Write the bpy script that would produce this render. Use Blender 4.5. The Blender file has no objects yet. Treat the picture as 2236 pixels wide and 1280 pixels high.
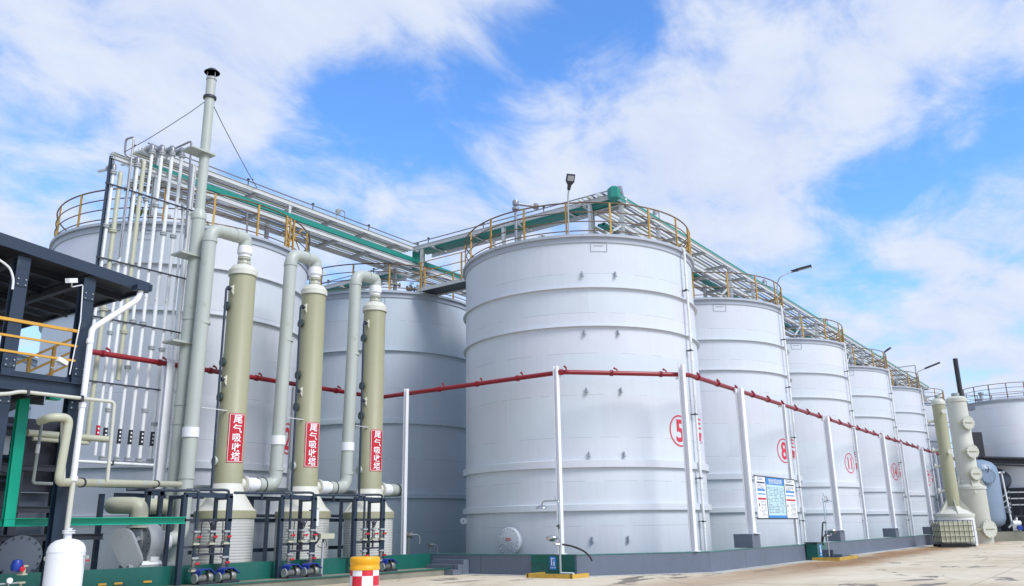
import bpy, math, random
from mathutils import Vector, Matrix
random.seed(7)
PI = math.pi
R_ = math.radians
C = bpy.context.scene.collection
scene = bpy.context.scene

# ------------------------------------------------------------------ camera
# world frame: x runs along the row of numbered tanks, y towards the rows behind, origin = centre of tank 5
FOC, PITCH, ROLL, AZ = 1835.833, R_(15.6166), R_(-0.86677), R_(35.5975)
CAM = Vector((-31.07, -18.62, 1.56))
HF = Vector((math.cos(AZ), math.sin(AZ), 0)); HR = Vector((math.sin(AZ), -math.cos(AZ), 0)); UP = Vector((0, 0, 1))
FW = HF*math.cos(PITCH) + UP*math.sin(PITCH)
U0 = UP*math.cos(PITCH) - HF*math.sin(PITCH)
cx_ = HR*math.cos(ROLL) + U0*math.sin(ROLL)
cy_ = U0*math.cos(ROLL) - HR*math.sin(ROLL)
cam_d = bpy.data.cameras.new("camera"); cam = bpy.data.objects.new("camera", cam_d); C.objects.link(cam)
cam_d.sensor_width = 36; cam_d.lens = 36*FOC/2236; cam_d.clip_end = 3000; cam_d.clip_start = 0.1
mw = Matrix((( cx_.x, cy_.x, -FW.x, CAM.x), (cx_.y, cy_.y, -FW.y, CAM.y), (cx_.z, cy_.z, -FW.z, CAM.z), (0, 0, 0, 1)))
cam.matrix_world = mw
scene.camera = cam
def ray(x, y):
    u = (x-1118)/FOC; v = (640-y)/FOC
    return FW + cx_*u + cy_*v
def GZ(x, y, z=0):
    r = ray(x, y); return CAM + r*((z-CAM.z)/r.z)
def GX(x, y, X):
    r = ray(x, y); return CAM + r*((X-CAM.x)/r.x)
def GY(x, y, Y):
    r = ray(x, y); return CAM + r*((Y-CAM.y)/r.y)
def GD(x, y, d):
    r = ray(x, y); return CAM + r*(d/math.hypot(r.x, r.y))

# ------------------------------------------------------------------ light
SUN_EL, SUN_AZ = R_(44), math.atan2(-0.88, -0.08)    # direction towards the sun, angle from +x
sun_d = bpy.data.lights.new("sun", 'SUN'); sun = bpy.data.objects.new("sun", sun_d); C.objects.link(sun)
sun_d.energy = 3.0; sun_d.angle = R_(24); sun_d.color = (1.0, 0.975, 0.95)
sdir = Vector((math.cos(SUN_AZ)*math.cos(SUN_EL), math.sin(SUN_AZ)*math.cos(SUN_EL), math.sin(SUN_EL)))
sun.rotation_euler = sdir.to_track_quat('Z', 'Y').to_euler()
sun.location = (0, -20, 60)

scene.view_settings.view_transform = 'Standard'
scene.view_settings.look = 'None'
scene.view_settings.exposure = 0.0
scene.view_settings.gamma = 1.0

def node(nt, typ, loc=None, **kw):
    n = nt.nodes.new(typ)
    for k, v in kw.items():
        if k in n.bl_rna.properties: setattr(n, k, v)
    return n
def lk(nt, a, b): nt.links.new(a, b)

world = bpy.data.worlds.new("World"); scene.world = world; world.use_nodes = True
nt = world.node_tree
bg = nt.nodes["Background"]; bg.inputs[1].default_value = 0.11
sky = node(nt, 'ShaderNodeTexSky', sky_type='NISHITA', sun_disc=False)
sky.sun_elevation = SUN_EL; sky.sun_rotation = PI/2 - SUN_AZ
sky.air_density = 1.0; sky.dust_density = 0.3; sky.ozone_density = 3.0
tc = node(nt, 'ShaderNodeTexCoord')
def vmath(op, a, b=None):
    n = node(nt, 'ShaderNodeVectorMath', operation=op)
    for i, s in enumerate((a, b)):
        if s is None: continue
        if isinstance(s, (tuple, list, Vector)): n.inputs[i].default_value = s
        else: lk(nt, s, n.inputs[i])
    return n
def fmath(nt, op, a, b=None, c=None, clamp=False):
    n = node(nt, 'ShaderNodeMath', operation=op); n.use_clamp = clamp
    for i, s in enumerate((a, b, c)):
        if s is None: continue
        if isinstance(s, (int, float)): n.inputs[i].default_value = s
        else: lk(nt, s, n.inputs[i])
    return n.outputs[0]
dirv = vmath('NORMALIZE', tc.outputs['Generated']).outputs[0]
# cloud layer: the direction is projected on a flat layer high above, so clouds shrink towards the horizon
sep = node(nt, 'ShaderNodeSeparateXYZ'); lk(nt, dirv, sep.inputs[0])
zz = fmath(nt, 'ADD', fmath(nt, 'MAXIMUM', sep.outputs[2], 0.0), 0.22)
comb = node(nt, 'ShaderNodeCombineXYZ')
lk(nt, fmath(nt, 'DIVIDE', sep.outputs[0], zz), comb.inputs[0]); lk(nt, fmath(nt, 'DIVIDE', sep.outputs[1], zz), comb.inputs[1])
mp = node(nt, 'ShaderNodeMapping'); mp.inputs['Rotation'].default_value = (0, 0, R_(-20)); mp.inputs['Scale'].default_value = (1.0, 1.3, 1.0)
lk(nt, comb.outputs[0], mp.inputs[0])
def noise(nt, vec, scale, detail, rough, dist=0.0):
    n = node(nt, 'ShaderNodeTexNoise'); lk(nt, vec, n.inputs['Vector'])
    n.inputs['Scale'].default_value = scale; n.inputs['Detail'].default_value = detail
    n.inputs['Roughness'].default_value = rough; n.inputs['Distortion'].default_value = dist
    return n.outputs[0]
n1 = noise(nt, mp.outputs[0], 2.2, 8, 0.55, 0.25)
n2 = noise(nt, mp.outputs[0], 4.6, 10, 0.60, 0.35)
dens = fmath(nt, 'ADD', fmath(nt, 'ADD', fmath(nt, 'MULTIPLY', n1, 0.75), fmath(nt, 'MULTIPLY', n2, 1.45)), -0.27)
# the big cloud banks (+) and the blue gaps (-): direction, angular size, strength
blobs = [(250, 100, .17, .26), (600, 60, .14, .16), (330, 250, .08, .16), (830, 110, .12, .12), (40, 440, .07, .22), (20, 20, .08, -.20),
         (110, 370, .06, -.36), (230, 330, .07, -.28), (640, 330, .08, -.24), (600, 440, .06, -.12), (700, 300, .06, -.28), (790, 215, .06, -.40), (880, 310, .07, -.36), (960, 240, .07, -.30),
         (1090, 180, .06, -.30), (1190, 110, .06, -.30), (1300, 70, .06, -.44), (1400, 40, .06, -.36), (1480, 110, .06, -.16), (1120, 340, .06, -.20),
         (1000, 420, .08, .10), (1560, 260, .09, .30), (1740, 150, .08, .10), (1440, 350, .07, .20), (1700, 330, .07, .14), (1600, 480, .08, .12),
         (1890, 400, .06, -.40), (1850, 510, .055, -.30), (1960, 300, .06, -.24), (1740, 40, .07, -.22), (2040, 160, .07, .16), (2190, 220, .06, -.46), (2220, 340, .06, -.30), (2100, 60, .07, -.16),
         (2040, 640, .09, .26), (1880, 640, .06, -.18), (2180, 560, .07, -.05)]
for (px, py, sz, amp) in blobs:
    d = ray(px, py).normalized()
    dp = vmath('DISTANCE', dirv, d).outputs['Value']
    g = fmath(nt, 'MULTIPLY', fmath(nt, 'POWER', 2.718, fmath(nt, 'MULTIPLY', fmath(nt, 'POWER', fmath(nt, 'DIVIDE', dp, sz*1.15), 2.0), -1.0)), amp*(0.62 if amp > 0 else 0.66))
    dens = fmath(nt, 'ADD', dens, g)
mr = node(nt, 'ShaderNodeMapRange', interpolation_type='SMOOTHSTEP'); lk(nt, dens, mr.inputs[0])
mr.inputs[1].default_value = 0.36; mr.inputs[2].default_value = 1.00
# veil thickens towards the horizon
cov = fmath(nt, 'MULTIPLY', mr.outputs[0], 0.97)
tint = node(nt, 'ShaderNodeMix', data_type='RGBA'); tint.blend_type = 'MULTIPLY'; tint.inputs[0].default_value = 1.0
lk(nt, sky.outputs[0], tint.inputs[6]); tint.inputs[7].default_value = (1.45, 2.10, 2.80, 1)
cc = node(nt, 'ShaderNodeMix', data_type='RGBA'); cc.inputs[6].default_value = (4.4, 5.5, 8.4, 1); cc.inputs[7].default_value = (7.1, 7.7, 8.9, 1)
lk(nt, fmath(nt, 'MULTIPLY', n2, 1.5, clamp=True), cc.inputs[0])
mx = node(nt, 'ShaderNodeMix', data_type='RGBA'); lk(nt, cov, mx.inputs[0]); lk(nt, tint.outputs[2], mx.inputs[6]); lk(nt, cc.outputs[2], mx.inputs[7])
lk(nt, mx.outputs[2], bg.inputs[0])

# ------------------------------------------------------------------ materials
def base_mat(name):
    m = bpy.data.materials.new(name); m.use_nodes = True
    return m, m.node_tree, m.node_tree.nodes["Principled BSDF"]
def painted(name, col, rough=0.45, metal=0.0, var=0.08, scale=1.2, streak=0.0, dirt=None, dirt_amt=0.0, dirt_scale=3.0, bump=0.0, spec=0.5):
    """paint, plastic or metal with uneven tone, vertical streaks and patches of dirt or rust"""
    m, nt, p = base_mat(name)
    tc = node(nt, 'ShaderNodeTexCoord'); v = tc.outputs['Object']
    n1 = noise(nt, v, scale, 5, 0.6)
    f = fmath(nt, 'ADD', fmath(nt, 'MULTIPLY', fmath(nt, 'SUBTRACT', n1, 0.5), 2*var), 1.0)
    if streak:
        mp = node(nt, 'ShaderNodeMapping'); mp.inputs['Scale'].default_value = (5, 5, 0.25); lk(nt, v, mp.inputs[0])
        n2 = noise(nt, mp.outputs[0], 2.0, 5, 0.65)
        f = fmath(nt, 'ADD', f, fmath(nt, 'MULTIPLY', fmath(nt, 'SUBTRACT', n2, 0.5), 2*streak))
    vm = node(nt, 'ShaderNodeVectorMath', operation='SCALE'); vm.inputs[0].default_value = col[:3]; lk(nt, f, vm.inputs['Scale'])
    out = vm.outputs[0]
    if dirt_amt > 0:
        n3 = noise(nt, v, dirt_scale, 8, 0.7, 0.3)
        mr = node(nt, 'ShaderNodeMapRange'); lk(nt, n3, mr.inputs[0]); mr.inputs[1].default_value = 0.72-dirt_amt*0.4; mr.inputs[2].default_value = 0.80-dirt_amt*0.4+0.04
        mm = node(nt, 'ShaderNodeMix', data_type='RGBA'); lk(nt, mr.outputs[0], mm.inputs[0]); lk(nt, out, mm.inputs[6]); mm.inputs[7].default_value = (*dirt, 1)
        out = mm.outputs[2]
    lk(nt, out, p.inputs['Base Color'])
    p.inputs['Roughness'].default_value = rough; p.inputs['Metallic'].default_value = metal
    p.inputs['Specular IOR Level'].default_value = spec
    if bump:
        b = node(nt, 'ShaderNodeBump'); b.inputs['Strength'].default_value = bump; b.inputs['Distance'].default_value = 0.02
        lk(nt, noise(nt, v, 14, 5, 0.6), b.inputs['Height']); lk(nt, b.outputs[0], p.inputs['Normal'])
    return m

def tank_paint(name, col, course=1.57, off=0.0):
    """grey tank paint: plates in courses, each course a slightly different tone, weld seams, faint streaks, dirt towards the foot"""
    m, nt, p = base_mat(name)
    tc = node(nt, 'ShaderNodeTexCoord'); v = tc.outputs['Object']
    sp = node(nt, 'ShaderNodeSeparateXYZ'); lk(nt, v, sp.inputs[0])
    zc = fmath(nt, 'DIVIDE', fmath(nt, 'ADD', sp.outputs[2], off), course)
    row = fmath(nt, 'FLOOR', zc); fr = fmath(nt, 'FRACT', zc)
    ang = fmath(nt, 'ARCTAN2', sp.outputs[1], sp.outputs[0])
    sx = fmath(nt, 'ADD', fmath(nt, 'MULTIPLY', ang, 0.636*2.0), fmath(nt, 'MULTIPLY', row, 0.37))   # plates of about 4 m
    pl = fmath(nt, 'FLOOR', sx); frx = fmath(nt, 'FRACT', sx)
    cb = node(nt, 'ShaderNodeCombineXYZ'); lk(nt, row, cb.inputs[0]); lk(nt, pl, cb.inputs[1])
    oi = node(nt, 'ShaderNodeObjectInfo'); 
    lk(nt, oi.outputs['Random'], cb.inputs[2])
    wn = node(nt, 'ShaderNodeTexWhiteNoise', noise_dimensions='3D'); lk(nt, cb.outputs[0], wn.inputs['Vector'])
    n1 = noise(nt, v, 0.35, 4, 0.55)
    mp = node(nt, 'ShaderNodeMapping'); mp.inputs['Scale'].default_value = (3.0, 3.0, 0.12); lk(nt, v, mp.inputs[0])
    n2 = noise(nt, mp.outputs[0], 2.0, 6, 0.65)
    f = fmath(nt, 'ADD', 0.975, fmath(nt, 'MULTIPLY', wn.outputs[0], 0.05))
    f = fmath(nt, 'ADD', f, fmath(nt, 'MULTIPLY', fmath(nt, 'SUBTRACT', n1, 0.5), 0.12))
    f = fmath(nt, 'ADD', f, fmath(nt, 'MULTIPLY', fmath(nt, 'SUBTRACT', n2, 0.5), 0.10))
    # seams: thin darker lines
    hs = fmath(nt, 'LESS_THAN', fr, 0.012)
    vs = fmath(nt, 'MULTIPLY', fmath(nt, 'LESS_THAN', frx, 0.003), 0.4)
    n4 = noise(nt, v, 1.3, 2, 0.5)
    seam = fmath(nt, 'MULTIPLY', fmath(nt, 'MAXIMUM', hs, vs), fmath(nt, 'GREATER_THAN', n4, 0.47))
    f = fmath(nt, 'MULTIPLY', f, fmath(nt, 'SUBTRACT', 1.0, fmath(nt, 'MULTIPLY', seam, 0.26)))
    c2 = node(nt, 'ShaderNodeMix', data_type='RGBA'); c2.inputs[6].default_value = (*col, 1)
    c2.inputs[7].default_value = (col[0]*0.93, col[1]*1.0, col[2]*0.985, 1)
    lk(nt, wn.outputs[1], c2.inputs[0])
    vm = node(nt, 'ShaderNodeVectorMath', operation='SCALE'); lk(nt, c2.outputs[2], vm.inputs[0]); lk(nt, f, vm.inputs['Scale'])
    mps = node(nt, 'ShaderNodeMapping'); mps.inputs['Scale'].default_value = (7.0, 7.0, 0.10); lk(nt, v, mps.inputs[0])
    ns = noise(nt, mps.outputs[0], 2.2, 4, 0.6)
    sr = node(nt, 'ShaderNodeMapRange'); lk(nt, ns, sr.inputs[0]); sr.inputs[1].default_value = 0.60; sr.inputs[2].default_value = 0.78
    run = fmath(nt, 'MULTIPLY', fmath(nt, 'MULTIPLY', sr.outputs[0], fmath(nt, 'POWER', fr, 1.6)), 0.30)
    ms = node(nt, 'ShaderNodeMix', data_type='RGBA'); lk(nt, run, ms.inputs[0]); lk(nt, vm.outputs[0], ms.inputs[6]); ms.inputs[7].default_value = (0.34, 0.33, 0.30, 1)
    vm = ms
    # grime creeping up from the foot
    gr = node(nt, 'ShaderNodeMapRange'); lk(nt, fmath(nt, 'SUBTRACT', sp.outputs[2], fmath(nt, 'MULTIPLY', n2, 3.0)), gr.inputs[0])
    gr.inputs[1].default_value = 0.9; gr.inputs[2].default_value = -1.6; gr.inputs[3].default_value = 0; gr.inputs[4].default_value = 0.4
    mm = node(nt, 'ShaderNodeMix', data_type='RGBA'); lk(nt, gr.outputs[0], mm.inputs[0]); lk(nt, vm.outputs[2], mm.inputs[6]); mm.inputs[7].default_value = (0.33, 0.37, 0.38, 1)
    lk(nt, mm.outputs[2], p.inputs['Base Color'])
    p.inputs['Roughness'].default_value = 0.42; p.inputs['Specular IOR Level'].default_value = 0.4
    b = node(nt, 'ShaderNodeBump'); b.inputs['Strength'].default_value = 0.35; b.inputs['Distance'].default_value = 0.06
    hgt = fmath(nt, 'ADD', fmath(nt, 'MULTIPLY', noise(nt, v, 0.7, 3, 0.5), 1.0), fmath(nt, 'MULTIPLY', seam, -0.12))
    lk(nt, hgt, b.inputs['Height']); lk(nt, b.outputs[0], p.inputs['Normal'])
    return m

RUST = (0.17, 0.065, 0.03)
M = {}
M['tank'] = tank_paint('grey_tank_paint', (0.63, 0.635, 0.68))
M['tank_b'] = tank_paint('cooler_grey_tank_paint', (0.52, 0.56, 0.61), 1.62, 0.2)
M['tank_white'] = tank_paint('white_tank_paint', (0.78, 0.77, 0.80))
M['rim'] = painted('rim_paint', (0.40, 0.43, 0.48), 0.5, var=0.1, dirt=(0.2, 0.22, 0.24), dirt_amt=0.25)
M['white'] = painted('white_paint', (0.80, 0.80, 0.82), 0.4, var=0.05, dirt=(0.45, 0.42, 0.38), dirt_amt=0.12, dirt_scale=4)
M['whitepipe'] = painted('white_plastic_pipe', (0.74, 0.75, 0.74), 0.42, var=0.12, streak=0.08, dirt=(0.36, 0.35, 0.29), dirt_amt=0.30, dirt_scale=3.5)
M['yellow'] = painted('yellow_rail_paint', (0.46, 0.27, 0.045), 0.5, var=0.15, dirt=RUST, dirt_amt=0.42, dirt_scale=5)
M['rail'] = painted('rusty_rail_paint', (0.17, 0.10, 0.045), 0.55, var=0.2, dirt=(0.10, 0.06, 0.05), dirt_amt=0.6, dirt_scale=2.2)
M['yellowclean'] = painted('orange_yellow_paint', (0.62, 0.33, 0.04), 0.45, var=0.12, dirt=(0.30, 0.10, 0.04), dirt_amt=0.3, dirt_scale=4)
M['red'] = painted('red_fire_pipe', (0.25, 0.010, 0.018), 0.35, var=0.12, dirt=(0.22, 0.02, 0.02), dirt_amt=0.2)
M['signred'] = painted('sign_red', (0.52, 0.012, 0.025), 0.4, var=0.03)
M['textred'] = painted('painted_red_lettering', (0.60, 0.03, 0.06), 0.5, var=0.1)
M['textwhite'] = painted('sign_white', (0.85, 0.85, 0.85), 0.45, var=0.03)
M['olive'] = painted('olive_frp', (0.36, 0.35, 0.22), 0.42, var=0.08, streak=0.07, dirt=(0.24, 0.25, 0.16), dirt_amt=0.15, dirt_scale=1.5)
M['olivelight'] = painted('pale_olive_frp', (0.54, 0.54, 0.46), 0.45, var=0.07, streak=0.06)
M['drumpale'] = painted('weathered_pale_frp', (0.57, 0.57, 0.52), 0.45, var=0.12, streak=0.12, dirt=(0.40, 0.40, 0.30), dirt_amt=0.25, dirt_scale=1.6)
M['cream'] = painted('cream_frp', (0.62, 0.61, 0.53), 0.45, var=0.06, dirt=(0.45, 0.40, 0.33), dirt_amt=0.15)
M['duct'] = painted('grey_green_duct', (0.42, 0.45, 0.40), 0.42, var=0.08, streak=0.08, dirt=(0.30, 0.33, 0.26), dirt_amt=0.25, dirt_scale=1.8)
M['ductdark'] = painted('grey_duct', (0.30, 0.33, 0.31), 0.42, var=0.08, streak=0.05)
M['beige'] = painted('beige_pipe', (0.46, 0.46, 0.34), 0.42, var=0.10, dirt=(0.30, 0.27, 0.17), dirt_amt=0.25)
M['navy'] = painted('navy_steel', (0.018, 0.032, 0.056), 0.4, var=0.15, dirt=(0.05, 0.06, 0.075), dirt_amt=0.3)
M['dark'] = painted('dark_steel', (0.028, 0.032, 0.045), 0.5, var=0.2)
M['black'] = painted('black_plastic', (0.02, 0.02, 0.022), 0.5, var=0.2)
M['steelwhite'] = painted('galvanised_frame', (0.55, 0.56, 0.55), 0.45, var=0.12, dirt=(0.36, 0.30, 0.24), dirt_amt=0.3, dirt_scale=2.5)
M['steelpipe'] = painted('dull_steel_pipe', (0.30, 0.30, 0.32), 0.35, metal=0.5, var=0.2, dirt=(0.2, 0.12, 0.08), dirt_amt=0.2)
M['chrome'] = painted('stainless_steel', (0.55, 0.56, 0.57), 0.18, metal=1.0, var=0.05)
M['teal'] = painted('green_cable_tray', (0.01, 0.22, 0.17), 0.42, var=0.1, dirt=(0.01, 0.14, 0.11), dirt_amt=0.3)
M['tealbright'] = painted('bright_green_steel', (0.0, 0.38, 0.24), 0.4, var=0.12, dirt=(0.02, 0.25, 0.16), dirt_amt=0.3, dirt_scale=5)
M['greenepoxy'] = painted('green_floor_paint', (0.012, 0.115, 0.09), 0.3, var=0.2, dirt=(0.02, 0.06, 0.06), dirt_amt=0.35, dirt_scale=2)
M['blue'] = painted('blue_cover', (0.01, 0.035, 0.28), 0.4, var=0.15)
M['blueSign'] = painted('blue_sign', (0.02, 0.22, 0.60), 0.4, var=0.03)
M['cyanSign'] = painted('pale_cyan_print', (0.50, 0.70, 0.74), 0.45, var=0.04)
M['print'] = painted('grey_print_ink', (0.16, 0.20, 0.25), 0.5, var=0.2)
M['cast'] = painted('cast_grey_machine', (0.36, 0.38, 0.39), 0.45, var=0.12, dirt=(0.2, 0.2, 0.18), dirt_amt=0.3, dirt_scale=6)
M['valve'] = painted('grey_valve_body', (0.22, 0.22, 0.20), 0.4, metal=0.3, var=0.2, dirt=(0.4, 0.38, 0.3), dirt_amt=0.4, dirt_scale=9)
M['bluegrey'] = painted('blue_grey_vessel', (0.21, 0.28, 0.37), 0.38, var=0.08, streak=0.05)
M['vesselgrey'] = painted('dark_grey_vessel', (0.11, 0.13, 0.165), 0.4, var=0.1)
M['orange'] = painted('barrel_orange', (0.85, 0.40, 0.01), 0.4, var=0.06, dirt=(0.6, 0.25, 0.02), dirt_amt=0.15)
M['kerbyellow'] = painted('yellow_kerb_paint', (0.55, 0.34, 0.05), 0.55, var=0.2, dirt=(0.25, 0.17, 0.08), dirt_amt=0.4)
M['ibc'] = painted('yellowed_plastic_tank', (0.66, 0.64, 0.44), 0.4, var=0.15)
M['lens'] = painted('frosted_lamp_glass', (0.40, 0.42, 0.44), 0.25, var=0.1)
M['glassdark'] = painted('dark_sight_glass', (0.03, 0.05, 0.04), 0.15)

def checker_mat():
    m, nt, p = base_mat('barrel_check')
    tc = node(nt, 'ShaderNodeTexCoord'); sp = node(nt, 'ShaderNodeSeparateXYZ'); lk(nt, tc.outputs['Object'], sp.inputs[0])
    ang = fmath(nt, 'MULTIPLY', fmath(nt, 'ARCTAN2', sp.outputs[1], sp.outputs[0]), 8/(2*PI))
    zc = fmath(nt, 'DIVIDE', sp.outputs[2], 0.205)
    s = fmath(nt, 'ADD', fmath(nt, 'FLOOR', fmath(nt, 'ADD', ang, 20.22)), fmath(nt, 'FLOOR', fmath(nt, 'ADD', zc, 20.0)))
    c = fmath(nt, 'MODULO', s, 2.0)
    mm = node(nt, 'ShaderNodeMix', data_type='RGBA'); lk(nt, c, mm.inputs[0]); mm.inputs[6].default_value = (0.62, 0.015, 0.03, 1); mm.inputs[7].default_value = (0.78, 0.78, 0.78, 1)
    lk(nt, mm.outputs[2], p.inputs['Base Color']); p.inputs['Roughness'].default_value = 0.35
    return m
M['check'] = checker_mat()

def roof_under_mat():
    m, nt, p = base_mat('corrugated_dark_roof')
    tc = node(nt, 'ShaderNodeTexCoord'); v = tc.outputs['Object']
    n1 = noise(nt, v, 1.5, 6, 0.7)
    mp = node(nt, 'ShaderNodeMapping'); mp.inputs['Scale'].default_value = (1.2, 9, 9); lk(nt, v, mp.inputs[0])
    n2 = noise(nt, mp.outputs[0], 2.2, 6, 0.7)
    f = fmath(nt, 'ADD', fmath(nt, 'MULTIPLY', n1, 0.6), fmath(nt, 'MULTIPLY', n2, 1.4))
    cr = node(nt, 'ShaderNodeValToRGB'); lk(nt, f, cr.inputs[0])
    cr.color_ramp.elements[0].position = 0.75; cr.color_ramp.elements[0].color = (0.018, 0.022, 0.03, 1)
    cr.color_ramp.elements[1].position = 1.35; cr.color_ramp.elements[1].color = (0.05, 0.056, 0.07, 1)
    lk(nt, cr.outputs[0], p.inputs['Base Color']); p.inputs['Roughness'].default_value = 0.5
    return m
M['roofunder'] = roof_under_mat()

def concrete_mat(name, col, dark, joints=None, rust=False, rough=0.75):
    m, nt, p = base_mat(name)
    tc = node(nt, 'ShaderNodeTexCoord'); v = tc.outputs['Object']
    sp = node(nt, 'ShaderNodeSeparateXYZ'); lk(nt, v, sp.inputs[0])
    n1 = noise(nt, v, 0.18, 8, 0.62, 0.4)
    n2 = noise(nt, v, 2.5, 8, 0.65)
    mr = node(nt, 'ShaderNodeMapRange'); lk(nt, n1, mr.inputs[0]); mr.inputs[1].default_value = 0.40; mr.inputs[2].default_value = 0.68
    mm = node(nt, 'ShaderNodeMix', data_type='RGBA'); lk(nt, mr.outputs[0], mm.inputs[0]); mm.inputs[6].default_value = (*col, 1); mm.inputs[7].default_value = (*dark, 1)
    out = mm.outputs[2]
    if rust:
        # rusty run-off along the gutter, and oil and water stains
        d = fmath(nt, 'ABSOLUTE', fmath(nt, 'ADD', sp.outputs[1], 8.3))
        band = node(nt, 'ShaderNodeMapRange', interpolation_type='SMOOTHSTEP'); lk(nt, fmath(nt, 'ADD', d, fmath(nt, 'MULTIPLY', fmath(nt, 'SUBTRACT', n1, 0.5), 5.0)), band.inputs[0])
        band.inputs[1].default_value = 2.3; band.inputs[2].default_value = 0.2
        xr = node(nt, 'ShaderNodeMapRange'); lk(nt, sp.outputs[0], xr.inputs[0]); xr.inputs[1].default_value = -6; xr.inputs[2].default_value = 4
        xr.inputs[3].default_value = 0.45; xr.inputs[4].default_value = 1.0
        f = fmath(nt, 'MULTIPLY', fmath(nt, 'MULTIPLY', band.outputs[0], fmath(nt, 'MULTIPLY', n2, 2.0, clamp=True)), xr.outputs[0])
        m2 = node(nt, 'ShaderNodeMix', data_type='RGBA'); lk(nt, f, m2.inputs[0]); lk(nt, out, m2.inputs[6]); m2.inputs[7].default_value = (0.26, 0.13, 0.04, 1)
        n5 = noise(nt, v, 0.9, 8, 0.7, 0.5)
        b5 = node(nt, 'ShaderNodeMapRange'); lk(nt, n5, b5.inputs[0]); b5.inputs[1].default_value = 0.52; b5.inputs[2].default_value = 0.72
        m5 = node(nt, 'ShaderNodeMix', data_type='RGBA'); lk(nt, fmath(nt, 'MULTIPLY', b5.outputs[0], 0.45), m5.inputs[0]); lk(nt, m2.outputs[2], m5.inputs[6]); m5.inputs[7].default_value = (0.36, 0.25, 0.14, 1)
        m2 = m5
        vo = node(nt, 'ShaderNodeTexVoronoi', feature='DISTANCE_TO_EDGE'); vo.inputs['Scale'].default_value = 0.22; lk(nt, v, vo.inputs['Vector'])
        ck = node(nt, 'ShaderNodeMapRange'); lk(nt, fmath(nt, 'ADD', vo.outputs['Distance'], fmath(nt, 'MULTIPLY', n2, 0.012)), ck.inputs[0]); ck.inputs[1].default_value = 0.014; ck.inputs[2].default_value = 0.008
        m6 = node(nt, 'ShaderNodeMix', data_type='RGBA'); lk(nt, fmath(nt, 'MULTIPLY', ck.outputs[0], 0.5), m6.inputs[0]); lk(nt, m2.outputs[2], m6.inputs[6]); m6.inputs[7].default_value = (0.16, 0.13, 0.10, 1)
        m2 = m6
        mpw = node(nt, 'ShaderNodeMapping'); mpw.inputs['Rotation'].default_value = (0, 0, R_(-30)); mpw.inputs['Scale'].default_value = (0.55, 1.5, 1); lk(nt, v, mpw.inputs[0])
        n3 = noise(nt, mpw.outputs[0], 0.42, 7, 0.6, 0.8)
        st = node(nt, 'ShaderNodeMapRange', interpolation_type='SMOOTHSTEP'); lk(nt, n3, st.inputs[0]); st.inputs[1].default_value = 0.60; st.inputs[2].default_value = 0.64
        m3 = node(nt, 'ShaderNodeMix', data_type='RGBA'); lk(nt, fmath(nt, 'MULTIPLY', st.outputs[0], 0.8), m3.inputs[0]); lk(nt, m2.outputs[2], m3.inputs[6]); m3.inputs[7].default_value = (0.085, 0.065, 0.05, 1)
        out = m3.outputs[2]
        lk(nt, fmath(nt, 'SUBTRACT', rough, fmath(nt, 'MULTIPLY', st.outputs[0], 0.22)), p.inputs['Roughness'])
    else:
        p.inputs['Roughness'].default_value = rough
    f = fmath(nt, 'ADD', 0.82, fmath(nt, 'MULTIPLY', n2, 0.36))
    if joints:
        jx = fmath(nt, 'LESS_THAN', fmath(nt, 'FRACT', fmath(nt, 'DIVIDE', fmath(nt, 'ADD', sp.outputs[0], 500.3), joints)), 0.02/joints*1.6)
        jy = fmath(nt, 'LESS_THAN', fmath(nt, 'FRACT', fmath(nt, 'DIVIDE', fmath(nt, 'ADD', sp.outputs[1], 500.9), joints)), 0.02/joints*1.6)
        f = fmath(nt, 'MULTIPLY', f, fmath(nt, 'SUBTRACT', 1.0, fmath(nt, 'MULTIPLY', fmath(nt, 'MAXIMUM', jx, jy), 0.45)))
    vm = node(nt, 'ShaderNodeVectorMath', operation='SCALE'); lk(nt, out, vm.inputs[0]); lk(nt, f, vm.inputs['Scale'])
    lk(nt, vm.outputs[0], p.inputs['Base Color'])
    b = node(nt, 'ShaderNodeBump'); b.inputs['Strength'].default_value = 0.3; b.inputs['Distance'].default_value = 0.01
    lk(nt, noise(nt, v, 30, 5, 0.7), b.inputs['Height']); lk(nt, b.outputs[0], p.inputs['Normal'])
    return m
M['ground'] = concrete_mat('yard_concrete', (0.66, 0.58, 0.44), (0.50, 0.41, 0.28), joints=6.0, rust=True)
M['gutter'] = concrete_mat('pale_kerb_concrete', (0.50, 0.51, 0.48), (0.34, 0.35, 0.32), joints=1.0)
M['oldconc'] = concrete_mat('mossy_concrete', (0.26, 0.25, 0.20), (0.10, 0.11, 0.08))
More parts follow.
